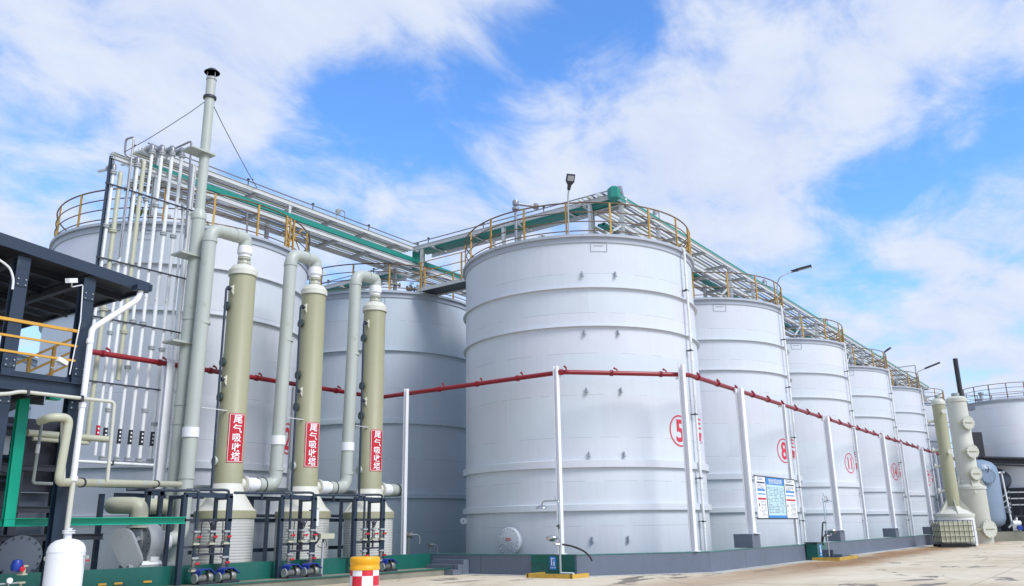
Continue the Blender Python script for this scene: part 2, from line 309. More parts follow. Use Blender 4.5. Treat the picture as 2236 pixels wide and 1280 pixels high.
def wall_mat():
    m, nt, p = base_mat('slate_wall_paint')
    tc = node(nt, 'ShaderNodeTexCoord'); v = tc.outputs['Object']
    n1 = noise(nt, v, 0.7, 7, 0.65); n2 = noise(nt, v, 4.0, 8, 0.7)
    mp = node(nt, 'ShaderNodeMapping'); mp.inputs['Scale'].default_value = (4, 4, 0.5); lk(nt, v, mp.inputs[0])
    n3 = noise(nt, mp.outputs[0], 2.0, 6, 0.7)
    f = fmath(nt, 'ADD', 0.70, fmath(nt, 'ADD', fmath(nt, 'MULTIPLY', n1, 0.35), fmath(nt, 'MULTIPLY', n3, 0.30)))
    vm = node(nt, 'ShaderNodeVectorMath', operation='SCALE'); vm.inputs[0].default_value = (0.125, 0.145, 0.185); lk(nt, f, vm.inputs['Scale'])
    st = node(nt, 'ShaderNodeMapRange'); lk(nt, n2, st.inputs[0]); st.inputs[1].default_value = 0.60; st.inputs[2].default_value = 0.72
    mm = node(nt, 'ShaderNodeMix', data_type='RGBA'); lk(nt, fmath(nt, 'MULTIPLY', st.outputs[0], 0.6), mm.inputs[0]); lk(nt, vm.outputs[0], mm.inputs[6]); mm.inputs[7].default_value = (0.075, 0.13, 0.14, 1)
    # expansion joints every six metres
    sp = node(nt, 'ShaderNodeSeparateXYZ'); lk(nt, v, sp.inputs[0])
    j = fmath(nt, 'LESS_THAN', fmath(nt, 'FRACT', fmath(nt, 'DIVIDE', fmath(nt, 'ADD', fmath(nt, 'ADD', sp.outputs[0], sp.outputs[1]), 300.0), 4.1)), 0.008)
    m2 = node(nt, 'ShaderNodeMix', data_type='RGBA'); lk(nt, fmath(nt, 'MULTIPLY', j, 0.7), m2.inputs[0]); lk(nt, mm.outputs[2], m2.inputs[6]); m2.inputs[7].default_value = (0.05, 0.05, 0.06, 1)
    lk(nt, m2.outputs[2], p.inputs['Base Color']); p.inputs['Roughness'].default_value = 0.55
    return m
M['wall'] = wall_mat()

# ------------------------------------------------------------------ mesh helpers
WL = {}
def V(*a): return Vector(a)
class MB:
    def __init__(s): s.v = []; s.f = []
    def add(s, vs, fs):
        o = len(s.v); s.v += [tuple(p) for p in vs]; s.f += [tuple(i+o for i in f) for f in fs]; return s
    def box(s, c, size, rot=0.0):
        hx, hy, hz = size[0]/2, size[1]/2, size[2]/2; cr, sr = math.cos(rot), math.sin(rot)
        vs = []
        for z in (-hz, hz):
            for x, y in ((-hx, -hy), (hx, -hy), (hx, hy), (-hx, hy)):
                vs.append((c[0]+x*cr-y*sr, c[1]+x*sr+y*cr, c[2]+z))
        return s.add(vs, [(3, 2, 1, 0), (4, 5, 6, 7), (0, 1, 5, 4), (1, 2, 6, 5), (2, 3, 7, 6), (3, 0, 4, 7)])
    def frame(s, d, up=None):
        d = d.normalized(); u = Vector(up) if up else UP
        if abs(d.dot(u)) > 0.98: u = Vector((1, 0, 0)) if abs(d.x) < 0.9 else Vector((0, 1, 0))
        r = d.cross(u).normalized(); return r, r.cross(d).normalized()
    def beam(s, a, b, w, h, up=None):
        a, b = Vector(a), Vector(b); r, u = s.frame(b-a, up)
        vs = []
        for p in (a, b):
            for x, y in ((-1, -1), (1, -1), (1, 1), (-1, 1)): vs.append(p + r*(x*w/2) + u*(y*h/2))
        return s.add(vs, [(0, 1, 2, 3), (7, 6, 5, 4), (0, 4, 5, 1), (1, 5, 6, 2), (2, 6, 7, 3), (3, 7, 4, 0)])
    def ibeam(s, a, b, w, h, t=0.015, up=None, channel=False):
        a, b = Vector(a), Vector(b); r, u = s.frame(b-a, up)
        x0 = -w/2 if channel else -t/2
        if channel: prof = [(-w/2, -h/2), (w/2, -h/2), (w/2, -h/2+t), (-w/2+t, -h/2+t), (-w/2+t, h/2-t), (w/2, h/2-t), (w/2, h/2), (-w/2, h/2)]
        else: prof = [(-w/2, -h/2), (w/2, -h/2), (w/2, -h/2+t), (t/2, -h/2+t), (t/2, h/2-t), (w/2, h/2-t), (w/2, h/2), (-w/2, h/2), (-w/2, h/2-t), (-t/2, h/2-t), (-t/2, -h/2+t), (-w/2, -h/2+t)]
        n = len(prof); vs = [p + r*x + u*y for p in (a, b) for x, y in prof]
        fs = [(i, (i+1) % n, n+(i+1) % n, n+i) for i in range(n)] + [tuple(range(n))[::-1], tuple(range(n, 2*n))]
        return s.add(vs, fs)
    def tube(s, pts, r, seg=10, cap=True, bend=0.0, bseg=5):
        pts = [Vector(p) for p in pts]
        if bend > 0 and len(pts) > 2:
            out = [pts[0]]
            for i in range(1, len(pts)-1):
                p0, p, p1 = pts[i-1], pts[i], pts[i+1]
                d0 = (p0-p); d1 = (p1-p); L = min(bend, d0.length*0.49, d1.length*0.49)
                a = p + d0.normalized()*L; b = p + d1.normalized()*L
                for k in range(bseg+1):
                    t = k/bseg; out.append(a*(1-t)**2 + p*2*t*(1-t) + b*t*t)
            out.append(pts[-1]); pts = out
        n = len(pts); rings = []; prev = None
        for i, p in enumerate(pts):
            d = (pts[min(i+1, n-1)] - pts[max(i-1, 0)])
            if d.length < 1e-9: d = Vector((0, 0, 1))
            d.normalize()
            if prev is None: rr, uu = s.frame(d)
            else:
                rr = prev - d*prev.dot(d)
                if rr.length < 1e-6: rr, uu = s.frame(d)
                rr.normalize(); uu = rr.cross(d).normalized()
            prev = rr
            rad = r[i] if isinstance(r, (list, tuple)) else r
            rings.append([p + rr*(math.cos(2*PI*k/seg)*rad) + uu*(math.sin(2*PI*k/seg)*rad) for k in range(seg)])
        vs = [q for ring in rings for q in ring]; fs = []
        for i in range(n-1):
            for k in range(seg):
                a = i*seg+k; b = i*seg+(k+1) % seg; fs.append((a, a+seg, b+seg, b))
        if cap: fs.append(tuple(range(seg))); fs.append(tuple(range((n-1)*seg, n*seg))[::-1])
        return s.add(vs, fs)
    def cyl(s, a, b, r, seg=16, r2=None): return s.tube([a, b], [r, r if r2 is None else r2], seg)
    def lathe(s, prof, c=(0, 0, 0), seg=48, axis='z', closed=False):
        """prof: (radius, height) pairs turned about the vertical through c, or about a direction"""
        if axis == 'z': ex, ey, ez = Vector((1, 0, 0)), Vector((0, 1, 0)), Vector((0, 0, 1))
        else:
            ez = Vector(axis).normalized(); ex, ey = s.frame(ez)
            ex, ey = ex, ez.cross(ex)
        c = Vector(c); vs = []; fs = []; n = len(prof)
        for (r, z) in prof:
            for k in range(seg):
                a = 2*PI*k/seg; vs.append(c + ex*(r*math.cos(a)) + ey*(r*math.sin(a)) + ez*z)
        m = n if closed else n-1
        for i in range(m):
            j = (i+1) % n
            for k in range(seg):
                k2 = (k+1) % seg
                fs.append((i*seg+k, i*seg+k2, j*seg+k2, j*seg+k))
        if not closed:
            if prof[0][0] > 1e-6: fs.append(tuple(range(seg))[::-1])
            if prof[-1][0] > 1e-6: fs.append(tuple(range((n-1)*seg, n*seg)))
        return s.add(vs, fs)
    def band(s, c, r0, r1, z0, z1, seg=96, a0=None, a1=None):
        return s.lathe([(r0, z0), (r1, z0), (r1, z1), (r0, z1)], c, seg, closed=True)
    def ringtube(s, c, R, r, seg=72, tseg=6, a0=0, a1=2*PI):
        full = abs(a1-a0-2*PI) < 1e-6; n = seg if full else seg+1
        vs = []; fs = []
        for i in range(n):
            a = a0+(a1-a0)*i/seg
            for k in range(tseg):
                b = 2*PI*k/tseg; rr = R+r*math.cos(b)
                vs.append((c[0]+rr*math.cos(a), c[1]+rr*math.sin(a), c[2]+r*math.sin(b)))
        for i in range(seg if full else seg):
            j = (i+1) % n
            if not full and i == seg: break
            for k in range(tseg):
                k2 = (k+1) % tseg; fs.append((i*tseg+k, j*tseg+k, j*tseg+k2, i*tseg+k2))
        return s.add(vs, fs)
    def prism(s, poly, ax, o, n, t):
        """polygon poly (u,v) in the plane spanned by ax=(U,V) at o, thickened by t along n"""
        U, W = Vector(ax[0]), Vector(ax[1]); o = Vector(o); n = Vector(n); k = len(poly)
        vs = [o+U*u+W*v for u, v in poly] + [o+U*u+W*v+n*t for u, v in poly]
        return s.add(vs, [tuple(range(k))[::-1], tuple(range(k, 2*k))] + [(i, (i+1) % k, k+(i+1) % k, k+i) for i in range(k)])
    def build(s, name, mat, parent=None, origin=None, smooth=True, ang=38):
        me = bpy.data.meshes.new(name)
        if parent is not None: o = WL[parent]
        elif origin is not None: o = Vector(origin)
        else:
            xs = [p[0] for p in s.v]; ys = [p[1] for p in s.v]; zs = [p[2] for p in s.v]
            o = Vector(((min(xs)+max(xs))/2, (min(ys)+max(ys))/2, min(zs)))
        me.from_pydata([(p[0]-o.x, p[1]-o.y, p[2]-o.z) for p in s.v], [], s.f)
        me.validate(); me.update()
        if smooth:
            me.polygons.foreach_set('use_smooth', [True]*len(me.polygons)); me.set_sharp_from_angle(angle=R_(ang))
        me.materials.append(mat if not isinstance(mat, str) else M[mat])
        ob = bpy.data.objects.new(name, me); C.objects.link(ob)
        if parent is not None: ob.parent = parent; WL[ob] = WL[parent]
        else: ob.location = o; WL[ob] = o
        return ob
def thing(name, loc, label, cat, group=None):
    o = bpy.data.objects.new(name, None); C.objects.link(o); o.location = loc; o.empty_display_size = 0.3
    WL[o] = Vector(loc); return tag(o, label, cat, group)
def tag(o, label=None, cat=None, group=None, kind=None):
    if label: o['label'] = label
    if cat: o['category'] = cat
    if group: o['group'] = group
    if kind: o['kind'] = kind
    return o
def copy_tree(o, loc=None, parent=None):
    c = o.copy(); C.objects.link(c)
    if parent is not None: c.parent = parent; WL[c] = WL[parent]
    else: c.location = loc; WL[c] = Vector(loc)
    for ch in list(o.children): copy_tree(ch, None, c)
    return c

_tcache = {}
def text_geo(body, size, bold=0.0, cut=None):
    """flat lettering: vertices (x, z) about its centre, and faces"""
    key = (body, size, bold, cut)
    if key in _tcache: return _tcache[key]
    cu = bpy.data.curves.new('lettering', 'FONT'); cu.body = body; cu.size = size; cu.align_x = 'CENTER'; cu.align_y = 'CENTER'
    cu.offset = bold; cu.resolution_u = 3; cu.space_line = 0.85
    ob = bpy.data.objects.new('lettering', cu); C.objects.link(ob)
    dg = bpy.context.evaluated_depsgraph_get(); me = bpy.data.meshes.new_from_object(ob.evaluated_get(dg))
    bpy.data.objects.remove(ob); bpy.data.curves.remove(cu)
    if cut:
        bm = bmesh.new(); bm.from_mesh(me)
        x = -5.0
        while x < 5.0:
            bmesh.ops.bisect_plane(bm, geom=bm.verts[:]+bm.edges[:]+bm.faces[:], plane_co=(x, 0, 0), plane_no=(1, 0, 0)); x += cut
        bm.to_mesh(me); bm.free()
    vs = [(p.co.x, p.co.y) for p in me.vertices]; fs = [tuple(p.vertices) for p in me.polygons]
    bpy.data.meshes.remove(me)
    if vs:
        mxx = (min(p[0] for p in vs)+max(p[0] for p in vs))/2; mz = (min(p[1] for p in vs)+max(p[1] for p in vs))/2
        vs = [(a-mxx, b-mz) for a, b in vs]
    _tcache[key] = (vs, fs); return vs, fs
import bmesh
def wrap_text(mb, body, size, c, r, a0, z, bold=0.0, cut=0.12, sx=1.0):
    vs, fs = text_geo(body, size, bold, cut)
    return mb.add([(c[0]+r*math.cos(a0+x*sx/r), c[1]+r*math.sin(a0+x*sx/r), z+y) for x, y in vs], fs)
def flat_text(mb, body, size, o, right, up, bold=0.0, sx=1.0):
    vs, fs = text_geo(body, size, bold); o, right, up = Vector(o), Vector(right), Vector(up)
    return mb.add([o+right*(x*sx)+up*y for x, y in vs], fs)

# ------------------------------------------------------------------ the setting
g = MB(); g.add([(-600, -600, 0), (900, -600, 0), (900, 900, 0), (-600, 900, 0)], [(0, 1, 2, 3)])
tag(g.build('ground', 'ground', smooth=False, origin=(0, 0, 0)), kind='structure')
# pale kerb strip along the foot of the bund wall
WALLP = [(-33.0, 3.1), (-6.2, 3.1), (-6.2, -3.3), (-2.5, -6.3), (72.0, -6.3)]
def offs(path, d):
    out = []
    for i, p in enumerate(path):
        ns = []
        for a, b in ((i-1, i), (i, i+1)):
            if a < 0 or b >= len(path): continue
            t = Vector((path[b][0]-path[a][0], path[b][1]-path[a][1])).normalized(); ns.append(Vector((t.y, -t.x)))
        n = ns[0] if len(ns) == 1 else (ns[0]+ns[1]).normalized()
        k = d if len(ns) == 1 else d/max(0.3, n.dot(ns[0]))
        out.append((p[0]+n.x*k, p[1]+n.y*k))
    return out
def wall_strip(mb, path, d0, d1, z0, z1):
    a = offs(path, d0); b = offs(path, d1); n = len(path); vs = []
    for (p, q) in zip(a, b): vs += [(p[0], p[1], z0), (q[0], q[1], z0), (q[0], q[1], z1), (p[0], p[1], z1)]
    fs = []
    for i in range(n-1):
        for k in range(4):
            k2 = (k+1) % 4; fs.append((i*4+k, i*4+k2, (i+1)*4+k2, (i+1)*4+k))
    fs += [(3, 2, 1, 0), (n*4-4, n*4-3, n*4-2, n*4-1)]
    return mb.add(vs, fs)
gs = MB(); wall_strip(gs, [(-6.2, 1.6)]+WALLP[2:], 0.125, 0.62, -0.05, 0.012)
tag(gs.build('pavement', 'gutter', smooth=False, origin=(0, 0, 0)), kind='structure')
fl = MB(); fl.add([(-33, 3.2, .02), (-6.2, 3.2, .02), (-6.2, -3.2, .02), (-2.5, -6.2, .02), (72, -6.2, .02), (72, 40, .02), (-33, 40, .02)], [(0, 1, 2, 3, 4, 5, 6)])
tag(fl.build('floor', 'greenepoxy', smooth=False, origin=(0, 0, 0)), kind='structure')
# bund wall: slate paint, green top edge, green painted face along the scrubbers
bw = thing('bund_wall', (-6.2, -2.9, 0), 'low slate grey wall with a green top edge running round the foot of the tanks', 'wall')
w = MB(); wall_strip(w, WALLP[1:], -0.12, 0.12, 0, 0.66); w.build('wall', 'wall', bw, smooth=False)
w = MB(); wall_strip(w, [(-33.0, 3.1), (-6.33, 3.1)], -0.12, 0.115, 0, 0.70); w.build('green_wall', 'greenepoxy', bw, smooth=False)
tag(bw.children[-1], 'glossy dark green stretch of wall in front of the scrubbers')
w = MB(); wall_strip(w, WALLP[1:], -0.135, 0.135, 0.662, 0.69); w.build('coping', painted('green_coping', (0.05, 0.20, 0.17), 0.45, var=0.2, dirt=(0.12, 0.14, 0.17), dirt_amt=0.5), bw, smooth=False)
# kerbed ledge in front of the green wall
lg = thing('concrete_ledge', (-12, 2.5, 0), 'stained mossy concrete ledge along the green wall', 'ledge')
w = MB(); w.add([(-33, 1.55, 0), (-6.6, 1.55, 0), (-6.6, 2.96, 0), (-33, 2.96, 0), (-33, 1.55, .2), (-6.6, 1.55, .2), (-6.6, 2.96, .2), (-33, 2.96, .2)],
   [(0, 1, 5, 4), (1, 2, 6, 5), (3, 0, 4, 7), (4, 5, 6, 7)]); w.build('slab', 'oldconc', lg, smooth=False)
w = MB(); w.box((-19.8, 1.55, 0.222), (26.4, 0.10, 0.03)); w.build('edge_strip', 'greenepoxy', lg, smooth=False)
# three concrete steps against the wall
st = MB()
for k, (d, h) in enumerate(((0.9, 0.18), (0.6, 0.34), (0.3, 0.50))): st.box((-6.345-d/2-k*.002, 1.9, h/2-.012*k), (d, 1.5-.012*k, h+.024*k))
tag(st.build('steps', 'wall', smooth=False), 'three grey concrete steps up to the low wall beside the green corner', 'steps')

# ------------------------------------------------------------------ tanks
TR, TH = 4.99, 12.56
POST_A = [-93.2 + 20*k for k in range(18)]
def railing(parent, c, R, z0, seg=96, posts=POST_A, pm='yellow', rm='rail', tube=0.028, gate=True):
    r = MB()
    for z, q in ((1.36, 0.030), (0.96, 0.022), (0.57, 0.022), (0.18, 0.022)): r.ringtube((c[0], c[1], z0+z), R, q, seg, 6)
    ra = r.build('railing', rm, parent)
    if gate:
        k = MB()
        for a in (-76, -70): 
            aa = R_(a); k.beam((c[0]+R*math.cos(aa), c[1]+R*math.sin(aa), z0), (c[0]+R*math.cos(aa), c[1]+R*math.sin(aa), z0+1.36), .07, .07)
        a, b = R_(-76), R_(-60)
        for z_a, z_b in ((0.1, 1.3), (1.3, 0.1)): k.beam((c[0]+R*math.cos(a), c[1]+R*math.sin(a), z0+z_a), (c[0]+R*math.cos(b), c[1]+R*math.sin(b), z0+z_b), .04, .04)
        for z in (.3, .6, .9): k.beam((c[0]+R*math.cos(a), c[1]+R*math.sin(a), z0+z), (c[0]+(R-.6)*math.cos(b), c[1]+(R-.6)*math.sin(b), z0+z), .04, .04)
        k.build('ladder_gate', pm, parent)
    for a in posts:
        a = R_(a); p = MB(); x, y = c[0]+R*math.cos(a), c[1]+R*math.sin(a)
        p.beam((x, y, z0-0.02), (x, y, z0+1.36), 0.075, 0.05, up=(math.cos(a), math.sin(a), 0)); p.build('post', pm, ra)
def make_tank(c, label, bands_thin, bands_thick, R=TR, H=TH, mat='tank', downpipe=-90.5, manhole=None, lugs=(), group='storage tanks', rail=True):
    t = thing('storage_tank', (c[0], c[1], 0), label, 'storage tank', group)
    c3 = (c[0], c[1], 0); seg = 128
    m = MB(); m.lathe([(R, 0), (R, H-0.05)], c3, seg); m.build('shell', mat, t, ang=50)
    m = MB(); m.lathe([(R-0.02, H-0.08), (R*0.66, H+0.26), (R*0.33, H+0.48), (0.0, H+0.62)], c3, 64); m.build('roof', 'rim', t)
    m = MB(); m.lathe([(R-0.03, H-0.30), (R+0.045, H-0.30), (R+0.05, H-0.10), (R+0.15, H-0.09), (R+0.15, H+0.015), (R-0.03, H+0.015)], c3, seg, closed=True); m.build('rim', 'rim', t, ang=30)
    for z in bands_thin:
        m = MB(); m.lathe([(R-.02, z-0.02), (R+0.12, z-0.02), (R+0.12, z+0.015), (R-.02, z+0.02)], c3, seg, closed=True); m.build('stiffener', mat, t, ang=30)
    for z0, z1 in bands_thick:
        m = MB(); m.lathe([(R-.02, z0), (R+0.12, z0), (R+0.12, z1-.03), (R-.02, z1)], c3, seg, closed=True); m.build('stiffener', mat, t, ang=30)
    if rail: railing(t, c, R+0.03, H)
    if downpipe is not None:
        a = R_(downpipe); rr = R+0.20; x, y = c[0]+rr*math.cos(a), c[1]+rr*math.sin(a)
        m = MB(); m.tube([(c[0]+(R-.1)*math.cos(a), c[1]+(R-.1)*math.sin(a), H+.1), (x, y, H+0.05), (x, y, 0.5)], 0.055, 10, bend=.12)
        for z in (11.5, 10.0, 7.9, 6.5, 4.4, 2.9, 1.5): m.cyl((x, y, z-.05), (x, y, z+.05), 0.068, 10)
        m.build('downpipe', 'whitepipe', t)
        for z in (10.8, 8.3, 5.75, 3.3, 1.7):
            m = MB(); m.beam((x, y-.06, z), (x, y+.18, z), .16, .03); m.beam((x-.13, y, z), (x+.13, y, z), .05, .06)
            m.build('pipe_clamp', 'dark', t)
    # roof fittings
    for (u, v_, h_, r_) in ((-2.6, 1.8, 0.5, .16), (1.5, 2.5, .45, .2), (-1.2, -2.9, .42, .12)):
        m = MB(); zb = H+0.1
        m.cyl((c[0]+u, c[1]+v_, zb), (c[0]+u, c[1]+v_, zb+h_+.25), r_, 14); m.cyl((c[0]+u, c[1]+v_, zb+h_+.15), (c[0]+u, c[1]+v_, zb+h_+.22), r_*1.5, 16); m.cyl((c[0]+u, c[1]+v_, zb+h_+.24), (c[0]+u, c[1]+v_, zb+h_+.30), r_*1.5, 16)
        m.build('nozzle', 'rim', t)
    # overflow hatch outline under the rim
    a = R_(-139); m = MB()
    fr = [(-.32, .0), (.32, 0), (.32, -.34), (-.32, -.34)]
    def W(x, z): aa = a+x/(R+.02); return ((c[0]+(R+.02)*math.cos(aa), c[1]+(R+.02)*math.sin(aa), H-.33+z))
    for i in range(4): m.beam(W(*fr[i]), W(*fr[(i+1) % 4]), .014, .014)
    m.beam(W(-.2, -.1), W(.2, -.1), .014, .014); m.build('hatch_frame', 'rim', t)
    for (aa, z) in lugs:
        a = R_(aa); m = MB(); x, y = c[0]+(R+.06)*math.cos(a), c[1]+(R+.06)*math.sin(a)
        m.beam((x, y, z-.10), (x, y, z-.08), .13, .10); m.beam((x, y, z-.08), (x, y, z+.09), .022, .10, up=(math.cos(a), math.sin(a), 0))
        m.beam((x-.04*math.sin(a), y+.04*math.cos(a), z-.1), (x+.03*math.sin(a), y-.03*math.cos(a), z+.1), .02, .05)
        m.build('bracket', 'rim', t)
    if manhole is not None:
        a = R_(manhole); n = V(math.cos(a), math.sin(a), 0); o = V(c[0], c[1], 1.10)+n*(R-.05)
        m = MB(); m.lathe([(.40, 0), (.40, .20), (.50, .20), (.50, .25), (.0, .25)], o, 36, axis=n); mh = m.build('manhole', 'rim', t)
        m = MB(); m.lathe([(0.5, .262), (.5, .30), (.47, .32), (0, .32)], o, 36, axis=n); m.build('cover', 'tank', mh)
        e1 = V(-n.y, n.x, 0)
        for k in range(20):
            m = MB(); b = 2*PI*k/20; p = o+n*.24+e1*(.455*math.cos(b))+UP*(.455*math.sin(b)); m.cyl(p, p+n*.13, .022, 6)
            m.build('bolt', 'rim', mh)
        for s_, q in ((-1, -.26), (1, .16)):
            m = MB(); p = o+n*.32+e1*q+UP*(.16 if s_ < 0 else -.02)
            m.tube([p, p+n*.10, p+n*.10-UP*.26-e1*.05, p-UP*.26-e1*.05], .017, 8, bend=.04); m.build('handle', 'cast', mh)
        m = MB(); p = o+n*.332+UP*.06
        m.add([p-e1*.13-UP*.05, p+e1*.13-UP*.05, p+e1*.13+UP*.05, p-e1*.13+UP*.05], [(0, 1, 2, 3)]); pl = m.build('plate', 'signred', mh, smooth=False)
        m = MB(); flat_text(m, '小心烫', .085, p+n*.004, e1, UP, .001); m.build('plate_lettering', 'textwhite', mh, smooth=False)
    return t
def tank_number(t, c, num, ang, z=5.05, chars='', cang=13.0, R=TR, rr=0.60, size=None):
    ob = MB(); a0 = R_(ang); n = 56; rad = R+0.012
    vs = []; fs = []
    for k in range(n):
        b = 2*PI*k/n
        for q in (rr, rr-.055):
            aa = a0+q*math.cos(b)/rad; vs.append((c[0]+rad*math.cos(aa), c[1]+rad*math.sin(aa), z+q*math.sin(b)))
    for k in range(n): k2 = (k+1) % n; fs.append((2*k, 2*k2, 2*k2+1, 2*k+1))
    ob.add(vs, fs)
    wrap_text(ob, num, 1.18 if len(num) == 1 else 0.98, c, rad, a0, z, .022, .15, sx=0.95 if len(num) == 1 else .80)
    o = ob.build('tank_number', 'textred', t, smooth=False); o['label'] = 'red number %s in a red circle' % num
    if chars:
        ob = MB(); z1 = z+0.42
        for ch in chars: wrap_text(ob, ch, .52, c, rad, a0+R_(cang), z1, .014, .1, sx=1.0 if cang < 18 else 1.45); z1 -= .58
        o = ob.build('tank_lettering', 'textred', t, smooth=False)

LUGS = [(a, z) for z in (10.97, 8.66, 6.45, 4.1, 1.14) for a in (-146.9, -132.2)]
THIN = (10.43, 8.91); THICK = ((3.64, 3.93), (2.12, 2.37))
SP = 12.034
t5 = make_tank((0, 0), 'large pale grey storage tank with the red circled number 5 and a round manhole', THIN, THICK, manhole=178.0, lugs=LUGS)
proto = make_tank((SP, 0), 'tank', THIN, THICK)
tanks = {5: t5, 8: proto}
labels = {8: 'pale grey storage tank with the red circled number 8 behind the notice boards', 11: 'pale grey storage tank with the red circled number 11',
          14: 'pale grey storage tank with the red circled number 14', 17: 'pale grey storage tank with the red circled number 17',
          20: 'last grey storage tank of the right row, half hidden by olive towers'}
for i, n_ in enumerate((8, 11, 14, 17, 20)):
    if i: tanks[n_] = copy_tree(proto, (SP*(i+1), 0, 0))
    tanks[n_]['label'] = labels[n_]
tank_number(t5, (0, 0), '5', -101.4, chars='三氯', cang=19.6)
for i, n_ in enumerate((8, 11, 14, 17)): tank_number(tanks[n_], (SP*(i+1), 0), str(n_), -101.4, chars='三氯')
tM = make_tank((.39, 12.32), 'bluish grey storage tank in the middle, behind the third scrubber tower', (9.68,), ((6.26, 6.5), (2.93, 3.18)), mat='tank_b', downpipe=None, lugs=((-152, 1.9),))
tL = make_tank((-11.49, 12.34), 'big left grey storage tank behind the vertical pipe rack', (10.99, 9.25), ((3.72, 3.98), (2.0, 2.2)), mat='tank', downpipe=None)
tank_number(tL, (-11.49, 12.34), '2', -64.0, z=5.05, chars='三氯')
# lifting eye on tank 5, seen in silhouette at its left edge
m = MB(); e = V(-3.55, 3.52, 1.86); d = V(-.71, .71, 0)
m.lathe([(.05, -.02), (.13, -.02), (.13, .02), (.05, .02)], e+d*.12, 20, axis=V(-.55, -.83, 0), closed=True); m.box((e.x, e.y, e.z), (.2, .2, .18), R_(45)); m.build('lifting_eye', 'white', t5)
# tanks further back on the left, lower ones seen under the canopy
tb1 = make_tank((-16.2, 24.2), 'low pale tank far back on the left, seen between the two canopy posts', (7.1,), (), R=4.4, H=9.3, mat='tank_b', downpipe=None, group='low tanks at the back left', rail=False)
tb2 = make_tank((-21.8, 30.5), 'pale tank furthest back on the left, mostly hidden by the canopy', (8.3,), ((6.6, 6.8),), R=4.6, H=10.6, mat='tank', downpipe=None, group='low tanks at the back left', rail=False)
# far tank on the right
cr_ = CAM + V(math.cos(R_(5.12)), math.sin(R_(5.12)), 0)*88; cR = (cr_.x, cr_.y)
tR = make_tank(cR, 'white tank with a dark railing at the far right edge of the yard', (), (), R=3.85, H=11.68, mat='tank_white', downpipe=None, group=None, rail=False)
if 'group' in tR: del tR['group']
railing(tR, cR, 3.9, 11.68, posts=[20*k+5 for k in range(18)], pm='rail', rm='rail', gate=False)

# ------------------------------------------------------------------ red sprinkler pipe and its white columns
RZ = 6.87
rp_path = [(-18.4, 6.2, RZ), (-6.0, 6.2, RZ), (-6.05, -2.85, RZ), (-2.4, -6.02, RZ+.03), (70, -6.08, RZ)]
rp = thing('fire_pipe', (-6.05, -2.75, RZ), 'long red fire sprinkler pipe carried on white columns in front of the tanks', 'pipe')
m = MB(); m.tube(rp_path, 0.085, 12, bend=.25); m.build('pipe', 'red', rp)
def along(path, step, start=0.5):
    out = []; rest = start
    for a, b in zip(path[:-1], path[1:]):
        a, b = Vector(a), Vector(b); L = (b-a).length; d = (b-a)/L; t = rest
        while t < L: out.append((a+d*t, d)); t += step
        rest = t-L
    return out
for p, d in along(rp_path, 1.9):
    m = MB(); m.cyl(p-d*.05, p+d*.05, .112, 12); s_ = d.cross(UP)
    m.beam(p+s_*.11-UP*.05, p+s_*.11+UP*.05, .05, .06); m.beam(p-s_*.11-UP*.05, p-s_*.11+UP*.05, .05, .06)
    q = p+d*.22; m.tube([q, q+UP*.13, q+UP*.20-d*.10+s_*-.06], [.03, .028, .045], 8); m.build('sprinkler', 'red', rp)
def column(x, y, z0, z1, w, label, group='white pipe columns', foot=True, bracket=True):
    t = thing('pipe_column', (x, y, z0), label, 'column', group)
    m = MB(); m.ibeam((x, y, z0), (x, y, z1), w, w*.92, w*.16, up=(0, 1, 0)); m.build('post', 'white', t)
    if foot: m = MB(); m.box((x, y, z0+.012), (w*1.7, w*1.7, .022)); m.build('foot_plate', 'white', t)
    if bracket: m = MB(); m.beam((x, y, RZ-.14), (x+.25 if x < -5.9 else x, y+(.0 if x < -5.9 else .25), RZ-.14), .07, .07); m.build('bracket', 'whitepipe', t)
    return t
column(-6.2, -2.68, .69, 7.08, .17, 'slim white column rising behind the nearest emergency shower')
column(-2.87, -5.98, .69, 7.22, .21, 'white column standing on the wall in front of the circled number 5')
column(-6.24, 4.45, .0, 7.02, .15, 'white column at the back corner, right of the third scrubber tower', bracket=False)
column(-15.72, 6.1, .0, 6.98, .26, 'thick white column carrying the left end of the red pipe beside the tall stack', bracket=False)
column(-10.55, 6.12, .0, 6.75, .12, 'thin white column half hidden between the duct and the second scrubber tower', bracket=False)
names = ['left of the notice boards', 'behind the second emergency shower', 'between the circled numbers 11 and 14', 'between the circled numbers 14 and 17, by the crate', 'furthest to the right']
plb = ['beside the left edge of the notice boards', 'right behind the second emergency shower', 'under the circled number 14', 'touching the caged container at the far end', 'furthest away behind the olive towers']
for k in range(5):
    x = 1.93 + 12.03*k
    column(x, -6.28, 1.215, 6.9, .30, 'thick white column on a concrete plinth, '+names[k])
    pb = thing('concrete_plinth', (x, -6.2, 0), 'square grey concrete plinth on the wall, '+plb[k], 'plinth', 'concrete plinths under the columns')
    m = MB(); m.box((x, -6.07, .95), (.86, .74, .51)); m.build('block', 'wall', pb, smooth=False)
    m = MB(); m.box((x, -6.07, 1.205), (.885, .765, .012)); m.build('cap', 'rim', pb, smooth=False)
tn = ['carrying the right edge of the notice boards', 'between the circled number 11 and the next thick column', 'right of the circled number 14', 'right of the circled number 17']
for k in range(4):
    column(7.25+12.03*k, -6.3, .69, 6.8, .13, 'thin white column on the wall '+tn[k])

